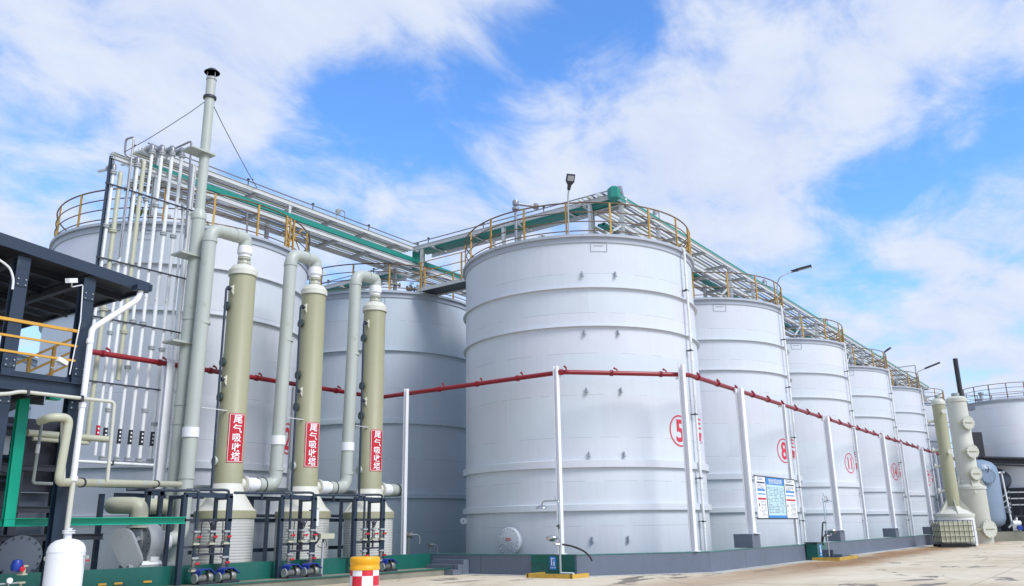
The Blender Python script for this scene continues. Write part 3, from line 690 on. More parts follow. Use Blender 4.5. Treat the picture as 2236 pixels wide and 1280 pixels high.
# ------------------------------------------------------------------ pipe bridges over the tanks
BZ = 15.0
def bridge_level(t, p0, p1, side, width, z, n_pipes=6, beam=.2, step=2.0, tray=None, pipe_r=.05, pipes_mat='steelwhite', top_pipe=True):
    """two channel beams, cross members and the pipes lying on them; side = direction from the near beam to the far one"""
    p0, p1, side = Vector((*p0, z)), Vector((*p1, z)), Vector((*side, 0)); d = (p1-p0); L = d.length; d.normalize()
    for k in (0, 1):
        m = MB(); m.ibeam(p0+side*(k*width), p1+side*(k*width), .09, beam, .014); m.build('beam', 'steelwhite', t)
    q = step*.4
    while q < L:
        m = MB(); a = p0+d*q; m.ibeam(a+side*.05-UP*.02, a+side*(width-.05)-UP*.02, .13, beam*.75, .014); m.build('cross_member', 'steelwhite', t); q += step
    for i in range(n_pipes):
        f = (i+.8)/(n_pipes+.6)*width; r = pipe_r*(.7+.7*((i*37) % 5)/4); a = p0+side*f+UP*(beam*.38+r); b = p1+side*f+UP*(beam*.38+r)
        m = MB(); m.tube([a, b], r, 8); m.build('pipe', ['steelwhite', 'steelpipe', 'whitepipe', 'steelpipe', 'beige'][i % 5], t)
    if tray is not None:
        o, w_, h_, dz = tray; m = MB(); a = p0+side*o+UP*dz; b = p1+side*o+UP*dz; m.beam(a, b, w_, h_); m.build('cable_tray', 'teal', t)
    if top_pipe:
        m = MB(); m.tube([p0+UP*.26-side*.05, p1+UP*.26-side*.05], .028, 6); m.build('pipe', 'steelpipe', t)
        q = 1.0
        while q < L: 
            m = MB(); a = p0+d*q+UP*.1-side*.05; m.beam(a, a+UP*.22, .03, .03); m.box((a.x, a.y, a.z+.23), (.09, .09, .05)); m.build('pipe_clamp', 'dark', t); q += 3.4
brL = thing('pipe_bridge', (-11.5, 9.2, 13), 'two level white steel pipe bridge with a green tray crossing above the two left tanks', 'pipe bridge', 'pipe bridges over the tanks')
bridge_level(brL, (-16.0, 8.42), (-1.3, 8.42), (0, 1), 1.45, BZ, n_pipes=7, step=2.1)
bridge_level(brL, (-15.8, 8.42), (8.5, 8.42), (0, 1), 1.45, 14.15, n_pipes=6, step=2.1, tray=(0.0, .10, .22, .27), top_pipe=False)
for x in (-15.5, -12.6, -9.4, -1.4, 1.6, 4.5):
    for y in (8.47, 9.87):
        hi = BZ if x < -1 else 14.15
        if x in (-15.5, -9.4) or y > 9: m = MB(); m.ibeam((x, y, 12.6), (x, y, hi-.1), .14, .14, .016, up=(0, 1, 0)); m.build('post', 'steelwhite', brL)
for x in (-14.5, -11.5, -8.3):
    m = MB(); m.beam((x, 8.42, 14.1), (x+1.1, 9.85, 13.3), .07, .07); m.build('brace', 'steelwhite', brL)
brC = thing('pipe_bridge', (-1.0, 3, 13.6), 'pipe bridge with a broad green underside running from the left bridge across to tank 5', 'pipe bridge', 'pipe bridges over the tanks')
bridge_level(brC, (-1.65, 8.4), (-1.65, -2.95), (1, 0), 1.35, BZ, n_pipes=3, step=2.6, tray=(.70, .62, .14, .02))
m = MB(); m.box((-1.05, 8.62, 14.55), (.55, .35, .95)); m.build('cable_tray', 'teal', brC)
for x, y in ((-1.6, 7.9), (-1.6, 2.9), (-1.6, -1.7), (-.35, 2.9)):
    m = MB(); m.ibeam((x, y, 12.7), (x, y, BZ-.1), .14, .14, .016); m.build('post', 'steelwhite', brC)
brB = thing('pipe_bridge', (-1.0, 16, 13.2), 'rear pipe bridge with green tray seen between the second and third scrubber tops', 'pipe bridge', 'pipe bridges over the tanks')
bridge_level(brB, (-1.65, 10.1), (-1.65, 27), (1, 0), 1.35, 14.15, n_pipes=3, step=2.6, tray=(.70, .62, .14, .02), top_pipe=True)
brA = thing('pipe_bridge', (0, -2.2, 13), 'long pipe bridge with dark green edge running away above the right row of tanks', 'pipe bridge', 'pipe bridges over the tanks')
bridge_level(brA, (-1.9, -2.93), (66, -2.93), (0, 1), 1.6, BZ, n_pipes=6, step=2.9, tray=(.02, .05, .10, .20), top_pipe=False)
bridge_level(brA, (-1.0, -2.75), (66, -2.75), (0, 1), 1.5, 14.0, n_pipes=5, step=2.9, tray=(.85, .34, .12, .12), top_pipe=False, pipes_mat='beige')
m = MB(); m.lathe([(0, -.30), (.27, -.30), (.27, .12), (.16, .22), (0, .22)], (-1.75, -2.98, 15.12), 6); m.build('cable_tray', 'teal', brA, smooth=False)
for k in range(6):
    for dx in (-.9, 2.6):
        for y in (-2.85, -1.4):
            m = MB(); m.ibeam((12.034*k+dx, y, 12.66), (12.034*k+dx, y, BZ-.1), .16, .16, .018); m.build('post', 'steelwhite', brA)
    m = MB(); m.beam((12.034*k+2.6, -2.8, 13.9), (12.034*k+4.2, -2.8, 13.0), .08, .08); m.build('brace', 'steelwhite', brA)
    m = MB(); m.beam((12.034*k-.9, -2.8, 13.9), (12.034*k-2.4, -2.8, 13.0), .08, .08); m.build('brace', 'steelwhite', brA)
# walkway plate linking the middle tank to tank 5
wk = thing('walkway', (-1.0, 6.2, 12.5), 'dark steel walkway plate linking the middle tank roof to tank 5', 'walkway')
m = MB(); m.box((-1.6, 6.1, 12.62), (1.1, 3.0, .06)); m.build('deck', 'dark', wk, smooth=False)
m = MB(); m.beam((-2.18, 4.6, 12.6), (-2.18, 7.6, 12.6), .06, .16); m.beam((-1.02, 4.6, 12.6), (-1.02, 7.6, 12.6), .06, .16); m.build('frame', 'steelwhite', wk)
m = MB()
for z in (13.1, 13.5, 13.95): m.tube([(-2.2, 4.5, z), (-2.2, 7.6, z)], .022, 6)
for y in (4.9, 7.4): m.beam((-2.2, y, 12.6), (-2.2, y, 13.95), .06, .05)
m.build('railing', 'yellow', wk)

# goosenecks, breather valves and cable bits on the roofs
def gooseneck(p, dx, h, label, mat='steelwhite'):
    t = thing('vent_pipe', p, label, 'vent pipe', 'vent pipes on the tank roofs'); x, y, z = p
    m = MB(); m.tube([(x, y, z), (x, y, z+h), (x+dx[0], y+dx[1], z+h+.05)], .065, 10, bend=.12); m.build('pipe', mat, t)
    for q in (h-.28, .25): m = MB(); m.cyl((x, y, z+q), (x, y, z+q+.09), .16, 14); m.build('flange', mat, t)
    m = MB(); m.lathe([(0, -.1), (.12, -.1), (.15, 0), (.12, .12), (0, .14)], (x, y, z+h+.02), 14); m.build('elbow', mat, t)
    m = MB(); e = V(x+dx[0], y+dx[1], z+h+.05); m.lathe([(0, -.12), (.13, -.1), (.16, .02), (.1, .12), (0, .14)], e, 14); m.build('valve', mat, t)
    return t
p = GZ(1186, 520, 12.66); gooseneck((-3.3, 1.0, 12.62), (.9, -.45), 2.45, 'grey gooseneck vent pipe with round flanges on the roof of tank 5', mat='steelpipe')
def valve_cluster(c, label, n=4, mat='valve', s=1.0):
    t = thing('roof_valve', c, label, 'valve', 'valve groups on the tank roofs'); rnd = random.Random(int(c[0]*31+c[1]*7))
    m = MB(); m.cyl((c[0], c[1], c[2]), (c[0], c[1], c[2]+.55*s), .08*s, 10); m.tube([(c[0]-.5*s, c[1]+.2*s, c[2]+.3*s), (c[0]+.5*s, c[1]-.2*s, c[2]+.32*s)], .055*s, 8); m.build('pipe', 'steelwhite', t)
    for k in range(n):
        a = rnd.uniform(-.5, .5)*s; m = MB(); q = V(c[0]+a, c[1]-.4*a, c[2]+.31*s); m.lathe([(0, -.05), (.14*s, -.05), (.14*s, .0), (.07*s, .02), (.07*s, .12), (.13*s, .14), (.13*s, .18), (0, .2)], q, 12, axis=(.9, -.4, rnd.uniform(-.2, .6))); m.build('valve', mat, t)
        if k % 2 == 0:
            m = MB(); m.ringtube((q.x, q.y, q.z+.28*s), .1*s, .014, 14, 5); m.cyl(q, q+UP*.28*s, .014, 6); m.build('handwheel', mat, t)
    return t
valve_cluster((-3.6, 1.6, 12.68), 'cluster of grey valves under the gooseneck on tank 5', 5)
valve_cluster((-4.2, -.8, 12.62), 'small valve with a bent red pipe end by the left rail of tank 5', 3, s=.6)
valve_cluster((1.6, -3.3, 12.72), 'rusty pipe fittings under the bridge on tank 5', 6, mat='beige')
for k, nm in enumerate(('circled number 8', 'circled number 11', 'circled number 14', 'circled number 17')):
    valve_cluster((12.034*(k+1)+1.6, -3.4, 12.7), 'rusty pipe fittings on the roof of the tank with the '+nm, 5, mat='beige', s=.9)
valve_cluster((-15.0, 9.4, 12.68), 'green and grey valves on the left tank roof behind the vertical pipes', 5, mat=painted('green_valve', (.16, .22, .06), .5, var=.3), s=1.3)
valve_cluster((-13.4, 8.9, 12.68), 'yellow green valve beside the tray on the left tank roof', 3, mat='beige', s=1.1)
valve_cluster((-1.2, 8.5, 12.7), 'valves under the bridge on the middle tank roof', 4, s=1.0)
valve_cluster((-2.9, 8.7, 12.7), 'black and white gooseneck fitting at the left of the middle tank roof', 3, s=.8)

# street lamps fixed to the tank rails
def lamp(base, pts, head_dir, label, head=(.62, .30, .10), tilt=.35, r=.03):
    t = thing('flood_lamp', base, label, 'street lamp', 'lamps on the tank rims')
    m = MB(); m.tube([base]+pts, r, 8, bend=.5, bseg=6); m.build('lamp_pole', 'cast' if r > .02 else 'dark', t)
    e = Vector(pts[-1]); hd = Vector(head_dir).normalized(); sd = hd.cross(UP).normalized(); up = sd.cross(hd).normalized()
    m = MB(); L, W_, T = head
    for a, b, w0, w1 in ((-.12, .08, .05, .07), (.08, .22, .07, W_/2), (.22, L, W_/2, W_/2*.96)):
        m.prism([(a, -w0), (b, -w1), (b, w1), (a, w0)], (hd, sd), e-up*T/2, up, T)
    h = m.build('lamp_head', 'dark', t, smooth=False)
    m = MB(); m.prism([(.26, -W_*.38), (L-.05, -W_*.38), (L-.05, W_*.38), (.26, W_*.38)], (hd, sd), e-up*(T/2+.006), up, .005); m.build('lens', 'lens', h, smooth=False)
    return t
lamp((-4.51, -2.39, 12.5), [(-4.51, -2.39, 13.8), (-4.56, -2.44, 14.2), (-4.66, -2.56, 14.48)], (-.36, -.42, .75), 'dark square flood lamp on a short pole above tank 5', head=(.52, .34, .10))
lamp((11.75, -5.1, 12.5), [GY(1697, 622, -5.1), GY(1701, 606, -5.3), GY(1732, 592, -5.9)], GY(1754, 586, -6.4)-GY(1732, 592, -5.9), 'curved street lamp leaning out from the tank with the circled number 8', head=(.95, .24, .12))
lamp((47.9, -5.1, 12.5), [GY(2001, 820, -5.1), GY(2004, 812, -5.3), GY(2022, 804, -6.0)], GY(2042, 796, -6.7)-GY(2022, 804, -6.0), 'thin street lamp leaning out from the tank with the circled number 17', head=(1.2, .28, .14))
lamp((35.9, -5.06, 12.5), [GY(1930, 772, -5.1), GY(1934, 767, -5.3)], (.5, -.6, .5), 'tiny lamp on the rail of the tank with the circled number 14', head=(.45, .3, .12))
t = thing('rail_frame', (48.1, -4.9, 12.5), 'thin dark pipe frame standing above the railing of the tank with the circled number 17', 'pipe frame')
m = MB(); m.tube([GY(1955, 803, -4.6), GY(1998, 798, -4.9), (47.85, -4.95, 12.6)], .045, 8, bend=.1); m.build('pipe', 'steelpipe', t)
# small antennas or vents poking above the bridge
for x, lb in ((-6.8, 'between the two left tanks'), (16.5, 'above the tank with the circled number 8'), (29, 'above the tank with the circled number 11'), (2.2, 'just right of the green corner box')):
    y = -2.9 if x > 0 else 8.4
    t = thing('vent_fitting', (x, y, BZ+.1), 'small wire and valve fitting on the bridge '+lb, 'fitting', 'fittings on the bridges')
    m = MB(); m.tube([(x, y, BZ+.05), (x, y, BZ+.55), (x+.5, y, BZ+.55), (x+.5, y, BZ+.1)], .025, 6, bend=.08); m.build('pipe', 'steelpipe', t)
    m = MB(); m.lathe([(0, -.08), (.13, -.06), (.13, .06), (0, .08)], (x+.1, y, BZ+.45), 10, axis=(0, 1, .3)); m.build('valve', 'cast', t)
t = thing('bridge_drum', (-.6, -2.2, BZ), 'round ribbed grey drum on top of the bridge corner over tank 5', 'drum')
m = MB(); m.lathe([(0, -.25), (.3, -.25), (.33, -.1), (.33, .1), (.3, .25), (0, .25)], (-.75, -2.6, 15.45), 20, axis=(.3, -.9, .1)); m.build('drum', 'steelpipe', t)
m = MB(); m.beam((-.75, -2.6, 15.08), (-.75, -2.6, 15.3), .3, .2); m.build('cradle', 'steelwhite', t)

# ------------------------------------------------------------------ the three scrubber towers on the left
SY = 4.9; SX = (-14.03, -10.87, -7.70)
ordn = ('first', 'second', 'third')
def disc_port(p, n, r, L, mat, parent, name='port'):
    m = MB(); n = Vector(n).normalized()
    m.lathe([(r*.72, 0), (r*.72, L*.6), (r, L*.6), (r, L), (0, L)], p, 20, axis=n); return m.build(name, mat, parent)
for i, x in enumerate(SX):
    t = thing('scrubber_tower', (x, SY, 0), ('tall olive scrubber tower with a red sign, leftmost of the three nearest the tall stack',
              'olive scrubber tower with a red sign, middle one of the three', 'olive scrubber tower with a red sign, nearest the middle grey tank')[i], 'scrubber tower', 'olive scrubber towers on the left')
    m = MB(); prof = [(.9, 0)]
    for k in range(22): z = .05+k*.087; prof += [(.9, z), (.908, z+.02), (.908, z+.06), (.9, z+.08)]
    prof += [(.9, 2.0)]
    m.lathe(prof, (x, SY, 0), 48); m.build('base_drum', 'drumpale', t, ang=60)
    m = MB(); m.lathe([(.90, 1.98), (.95, 1.98), (.95, 2.20), (.93, 2.215), (.90, 2.22)], (x, SY, 0), 48, closed=True); m.build('rim', 'olive', t)
    m = MB(); m.lathe([(.93, 2.215), (.72, 2.42), (.56, 2.72), (.46, 3.05), (.445, 3.06)], (x, SY, 0), 48); m.build('cone', 'cream', t, ang=60)
    for a in (-20, 60, 150, 235, 265):
        a = R_(a); m = MB(); u = V(math.cos(a), math.sin(a), 0)
        m.prism([(.43, 2.95), (.43, 2.6), (.88, 2.24), (.92, 2.24)] if a < 4 else [(.42, 3.1), (.42, 2.6), (.62, 2.62)], (u, UP), V(x, SY, 0)-u.cross(UP)*.012, u.cross(UP), .024); m.build('gusset', 'cream', t, smooth=False)
    m = MB(); m.lathe([(.455, 2.75), (.45, 4.2), (.44, 4.22), (.44, 7.3), (.435, 7.32), (.435, 10.02)], (x, SY, 0), 48); m.build('column', 'olive', t, ang=60)
    m = MB(); m.lathe([(.43, 9.98), (.485, 9.98), (.485, 10.16), (.46, 10.2), (.36, 10.33), (.2, 10.40), (.19, 10.5)], (x, SY, 0), 48); m.build('top_cap', 'cream', t, ang=30)
    m = MB(); m.lathe([(.17, 10.42), (.22, 10.42), (.22, 10.46), (.17, 10.47), (.17, 10.58), (.215, 10.59), (.215, 10.64), (.18, 10.65)], (x, SY, 0), 28); m.build('neck', 'beige', t, ang=30)
    for k in range(8):
        b = 2*PI*k/8; m = MB(); m.cyl((x+.2*math.cos(b), SY+.2*math.sin(b), 10.40), (x+.2*math.cos(b), SY+.2*math.sin(b), 10.67), .012, 6); m.build('bolt', 'cast', t)
    # sight ports and the dark spray pipe on the left face
    for z in (8.85, 6.95, 5.8, 3.75):
        a = R_(172); disc_port(V(x, SY, z)+V(math.cos(a), math.sin(a), 0)*.38, V(math.cos(a), math.sin(a), 0), .155, .16, 'glassdark' if z > 5 else 'duct', t, 'sight_port')
    for z in (9.42, 6.35):
        a = R_(190); n = V(math.cos(a), math.sin(a), 0); m = MB(); o = V(x, SY, z)
        m.cyl(o+n*.40, o+n*.62, .05, 10); m.cyl(o+n*.50, o+n*.53, .10, 12); m.prism([(-.03, -.22), (.12, -.02), (.12, .05), (-.03, .18)], (n, UP), o+n*.44+V(0, -.06, 0), V(0, 1, 0), .02); m.build('spray_nozzle', 'cream', t)
        m = MB(); m.lathe([(0, -.07), (.075, -.06), (.075, .06), (0, .07)], o+n*.60, 12, axis=n); m.build('elbow', 'dark', t)
    m = MB(); m.tube([(x-.52, SY-.1, 9.42), (x-.70, SY-.12, 9.42), (x-.72, SY-.2, 2.75), (x-.72, SY-.9, 2.62)], .038, 8, bend=.08); m.build('spray_pipe', 'navy', t)
    # side inlet flange on the right
    n = V(.93, -.36, 0); n.normalize(); m = MB(); o = V(x, SY, 3.06)
    m.lathe([(.19, .36), (.19, .58), (.27, .58), (.27, .61), (.19, .61)], o, 24, axis=V(1, 0, 0)); m.build('inlet', 'cream', t)
    m = MB(); m.lathe([(.27, .64), (.27, .68), (.16, .69), (.16, .75), (.225, .84), (.225, 1.05), (.2, 1.06), (.2, 1.18)], o, 24, axis=V(1, 0, 0)); m.build('flange', 'white', t, ang=30)
    # sign plate wrapped on the column, lettering runs downwards
    a0 = R_(-102+i*.8); R0 = .462; cc2 = (x, SY)
    m = MB(); n_ = 14; hw = .29
    vs = []
    for k in range(n_+1):
        aa = a0+(-hw+2*hw*k/n_)/R0
        vs += [(x+R0*math.cos(aa), SY+R0*math.sin(aa), 3.70), (x+R0*math.cos(aa), SY+R0*math.sin(aa), 5.26)]
    m.add(vs, [(2*k, 2*k+2, 2*k+3, 2*k+1) for k in range(n_)]); sg = m.build('sign', 'signred', t, ang=60)
    m = MB()
    for (z0, z1, h0, h1) in ((3.725, 3.74, -.265, .265), (5.22, 5.235, -.265, .265), (3.725, 5.235, -.265, -.25), (3.725, 5.235, .25, .265)):
        kk = 10 if h1-h0 > .1 else 1; vs = []
        for k in range(kk+1):
            aa = a0+(h0+(h1-h0)*k/kk)/R0; rr = R0+.004
            vs += [(x+rr*math.cos(aa), SY+rr*math.sin(aa), z0), (x+rr*math.cos(aa), SY+rr*math.sin(aa), z1)]
        m.add(vs, [(2*k, 2*k+2, 2*k+3, 2*k+1) for k in range(kk)])
    m.build('sign_border', 'textwhite', sg)
    for k, ch in enumerate('尾气吸收塔'):
        m = MB(); wrap_text(m, ch, .285, cc2, R0+.005, a0, 5.07-k*.295, .0045, .06, sx=1.12); m.build('sign_character', 'textwhite', sg, smooth=False)
# gas ducts: from the top of each tower over and down to the neighbour (or to the fan)
DR = .225
for i, x in enumerate(SX):
    xv = (-15.43, -12.03, -8.80)[i]
    t = thing('gas_duct', (xv, SY, 0), ('grey green duct bending over from the first scrubber top down to the fan', 'grey green duct from the second scrubber top down to the side of the first',
              'grey green duct from the third scrubber top down to the side of the second')[i], 'duct', 'ducts of the scrubber towers')
    zb = (1.36, 3.06, 3.06)[i]; xe = (-16.35, SX[0]+1.16, SX[1]+1.16)[i]
    m = MB(); m.tube([(x, SY, 11.02), (x, SY, 11.36), (xv, SY, 11.33), (xv-.02, SY, 9), (xv-.12, SY, zb), (xe, SY, zb)], DR, 22, bend=.42, bseg=8, cap=False); m.build('pipe', 'duct', t, ang=60)
    m = MB(); m.lathe([(.205, 10.66), (.215, 10.68), (.19, 10.72), (.25, 10.80), (.25, 10.95), (.235, 11.05), (.225, 11.06)], (x, SY, 0), 24); m.build('sleeve', 'white', t, ang=30)
    for z, dxx in ((10.9, 0), (8.1, 0), (3.6 if i else 3.2, -.1)):
        m = MB(); m.lathe([(DR, z-.05), (DR+.022, z-.05), (DR+.022, z+.05), (DR, z+.05)], (xv+dxx*.9, SY, 0), 24, closed=True); m.build('coupling', 'duct', t)
    xx = xv-.10 if i else xv-.08
    m = MB(); m.cyl((xx, SY, 4.42), (xx-.005, SY, 4.72), DR+.03, 24); m.build('cuff', 'white', t)
    m = MB(); m.cyl((x-.42, SY, 11.36), (x-.47, SY, 11.36), DR+.015, 24); m.build('joint_ring', 'duct', t)
    m = MB(); m.beam((xv+.1, SY-.16, 5.36), (x-.38, SY-.2, 5.34), .05, .03); m.build('tie_bar', 'steelwhite', t)
    if i:
        m = MB(); m.cyl((xe+.22, SY, zb), (xe+.25, SY, zb), DR+.02, 20); m.build('clamp', 'dark', t)
        m = MB(); m.beam((xe+.22, SY, zb-.2), (xe+.22, SY, zb-.5), .06, .06); m.build('support', 'dark', t)
t = thing('inlet_duct', (-6.2, SY, 3.06), 'short grey horizontal duct with white sleeve at the side of the third scrubber', 'duct')
m = MB(); m.tube([(SX[2]+1.1, SY, 3.06), (-5.85, SY, 3.06), (-5.85, SY+1.1, 3.06)], DR, 22, bend=.3); m.build('pipe', 'duct', t, ang=60)
m = MB(); m.cyl((-6.2, SY, 3.06), (-6.17, SY, 3.06), DR+.02, 20); m.build('clamp', 'dark', t)

# tall exhaust stack with rain cap and guy wires
SKX, SKY = -15.52, 5.5
t = thing('exhaust_stack', (SKX, SKY, 0), 'very tall slim grey exhaust stack with a rain cap, highest thing on the left', 'chimney stack')
zt = GY(467, 173, SKY).z
m = MB(); m.cyl((SKX, SKY, 0), (SKX, SKY, 11.9), .225, 24); m.build('lower_pipe', 'duct', t)
m = MB(); m.cyl((SKX, SKY, 11.85), (SKX, SKY, zt), .165, 24); m.build('upper_pipe', 'duct', t)
m = MB(); m.lathe([(.16, 11.75), (.245, 11.75), (.245, 11.95), (.17, 12.1)], (SKX, SKY, 0), 24); m.build('reducer', 'duct', t)
for z in (8.3, 5.5, 4.9, 2.9): m = MB(); m.lathe([(.22, z-.05), (.245, z-.05), (.245, z+.05), (.22, z+.05)], (SKX, SKY, 0), 24, closed=True); m.build('coupling', 'duct', t)
for z in (14.15, 10.4, 7.45):
    m = MB(); m.box((SKX-.22, SKY+.02, z), (.95, .62, .06)); m.build('bracket', 'duct', t, smooth=False)
zc = GY(462, 215, SKY).z
m = MB(); m.lathe([(.16, zc-.05), (.225, zc-.05), (.225, zc+.03), (.16, zc+.03)], (SKX, SKY, 0), 24, closed=True); m.build('guy_collar', 'dark', t)
m = MB(); m.lathe([(.16, zt-.10), (.182, zt-.10), (.182, zt-.05), (.16, zt-.05)], (SKX, SKY, 0), 24, closed=True); m.build('lip', 'ductdark', t)
for a in (40, 160, 280):
    a = R_(a); m = MB(); m.beam((SKX+.155*math.cos(a), SKY+.155*math.sin(a), zt-.05), (SKX+.155*math.cos(a), SKY+.155*math.sin(a), zt+.28), .03, .015); m.build('cap_strut', 'cast', t)
m = MB(); m.lathe([(.27, zt+.20), (.275, zt+.215), (.14, zt+.34), (0, zt+.37)], (SKX, SKY, 0), 28); m.lathe([(0, zt+.30), (.12, zt+.28), (.265, zt+.20)], (SKX, SKY, 0), 28); m.build('rain_cap', 'dark', t)
for e in (GY(272, 332, 6.6), GZ(562, 412, BZ+.1)):
    m = MB(); s_ = V(SKX, SKY, zc-.02); mid = (s_+e)/2-UP*.08; m.tube([s_, (s_+mid)/2-UP*.03, mid, (mid+e)/2-UP*.03, e], .014, 5)
    m.cyl(s_*.12+e*.88, s_*.11+e*.89, .03, 6); m.build('guy_wire', 'dark', t)

# ------------------------------------------------------------------ fan blower with ducts
t = thing('fan_blower', (-17.2, 4.2, 0), 'grey centrifugal blower with slanted belt guard behind the green wall', 'fan')
fc = V(-16.98, 4.25, 1.30); ax = V(1, -.05, 0).normalized()
m = MB(); m.lathe([(0, -.20), (.50, -.20), (.52, -.17), (.52, .17), (.50, .20), (.30, .24), (.24, .34), (.24, .42)], fc, 36, axis=ax); m.build('housing', 'cast', t, ang=30)
for k in range(12):
    b = 2*PI*k/12; m = MB(); p = fc+V(0, math.cos(b)*.40, math.sin(b)*.40); m.cyl(p-ax*.23, p-ax*.19, .022, 6); m.build('bolt', 'dark', t)
m = MB(); m.beam(fc+V(-.12, .2, -.1), fc+V(-.30, .10, .44), .36, .36); m.build('outlet', 'cast', t, smooth=False)
m = MB(); m.lathe([(.24, .42), (.33, .42), (.33, .46), (.22, .47), (.22, .6)], fc, 24, axis=ax); m.build('inlet_flange', 'white', t, ang=30)
o = fc+V(-.85, -.45, -.10)
m = MB(); d = V(.32, -.10, -.62).normalized(); n = V(-.75, -.66, 0).normalized(); s_ = n.cross(d).normalized(); poly = []
for k in range(13): b = -PI/2+PI*k/12; poly.append((.27*math.cos(b)+.30, .27*math.sin(b)))
for k in range(13): b = PI/2+PI*k/12; poly.append((.30*math.cos(b)-.30, .30*math.sin(b)))
m.prism(poly, (d, s_), o+UP*-.05, n, .20); m.build('belt_guard', 'cast', t)
m = MB(); m.cyl(fc+V(.1, -.5, -.62), fc+V(-.45, -.42, -.62), .155, 20); m.box(tuple(fc+V(-.1, -.46, -.42)), (.25, .2, .12)); m.build('motor', 'whitepipe', t)
m = MB(); m.beam(fc+V(-.7, -.3, .05), fc+V(-.15, 0, .15), .05, .05); m.beam(fc+V(-.7, -.2, -.1), fc+V(-.15, .05, .3), .05, .05); m.build('bracket', 'cast', t)
m = MB(); m.beam(fc+V(-.9, -.4, -.6), fc+V(.5, -.4, -.6), .5, .08)
for a_, b_ in ((-.9, -1.0), (-.4, -.3), (.3, .4)): m.beam(fc+V(a_, -.4, -.6), fc+V(b_, -.4, -1.3), .06, .06)
m.build('base_frame', 'cast', t)
t = thing('elbow_duct', (-17.1, 4.5, 2.0), 'thick beige elbow pipe joining the blower outlet to the tall stack', 'duct')
m = MB(); m.tube([fc+V(-.30, .10, .62), fc+V(-.30, .10, 1.03), fc+V(-.62, .72, 1.05), V(fc.x-.55, 5.5, 2.36), V(-15.6, 5.5, 2.34)], .235, 20, bend=.30); m.build('pipe', 'beige', t, ang=60)
m = MB(); m.cyl(fc+V(-.3, .10, .62), fc+V(-.3, .10, .67), .31, 20); m.cyl(fc+V(-.3, .10, .42), fc+V(-.3, .10, .46), .31, 20); m.build('flange', 'beige', t)
m = MB(); m.lathe([(.25, .46), (.21, .50), (.25, .54), (.21, .58), (.25, .62)], fc+V(-.3, .10, 0), 20); m.build('flexible_joint', 'ductdark', t, ang=20)
t = thing('rack_frame', (-16.4, 4.4, 0), 'small dark steel portal frame carrying beige pipes beside the elbow duct', 'frame')
for x_, z_ in ((-16.85, 2.75), (-16.45, 2.75)):
    m = MB(); m.beam((x_, 4.7, .0), (x_, 4.7, z_), .12, .12); m.build('post', 'navy', t)
m = MB(); m.beam((-16.95, 4.7, 2.70), (-16.35, 4.7, 2.70), .12, .14); m.build('crossbar', 'navy', t)

# ------------------------------------------------------------------ dosing frames with valves, and the blue covered pumps
def valve(parent, p, s=1.0, handle='signred'):
    x, y, z = p; m = MB()
    m.lathe([(0, -.16), (.075, -.16), (.075, -.11), (.045, -.10), (.06, -.04), (.06, .04), (.045, .10), (.075, .11), (.075, .16), (0, .16)], p, 12)
    b = m.build('valve', 'valve', parent, ang=25)
    m = MB(); m.lathe([(0, 0), (.02, 0), (.02, .09), (.04, .10), (.035, .13), (0, .14)], (x+.01, y-.05, z), 8, axis=(.25, -1, .05)); m.beam((x-.05, y-.16, z+.0), (x+.07, y-.18, z+.02), .03, .04); m.build('handle', handle, b)
    for q in (-.18, .15):
        m = MB(); m.box((x, y, z+q), (.19, .15, .05)); m.build('union', 'cast' if q > 0 else 'beige', b)
    return b
frames = ((-16.98, -15.50, 'leftmost'), (-13.62, -12.32, 'middle'), (-10.55, -9.22, 'rightmost'))
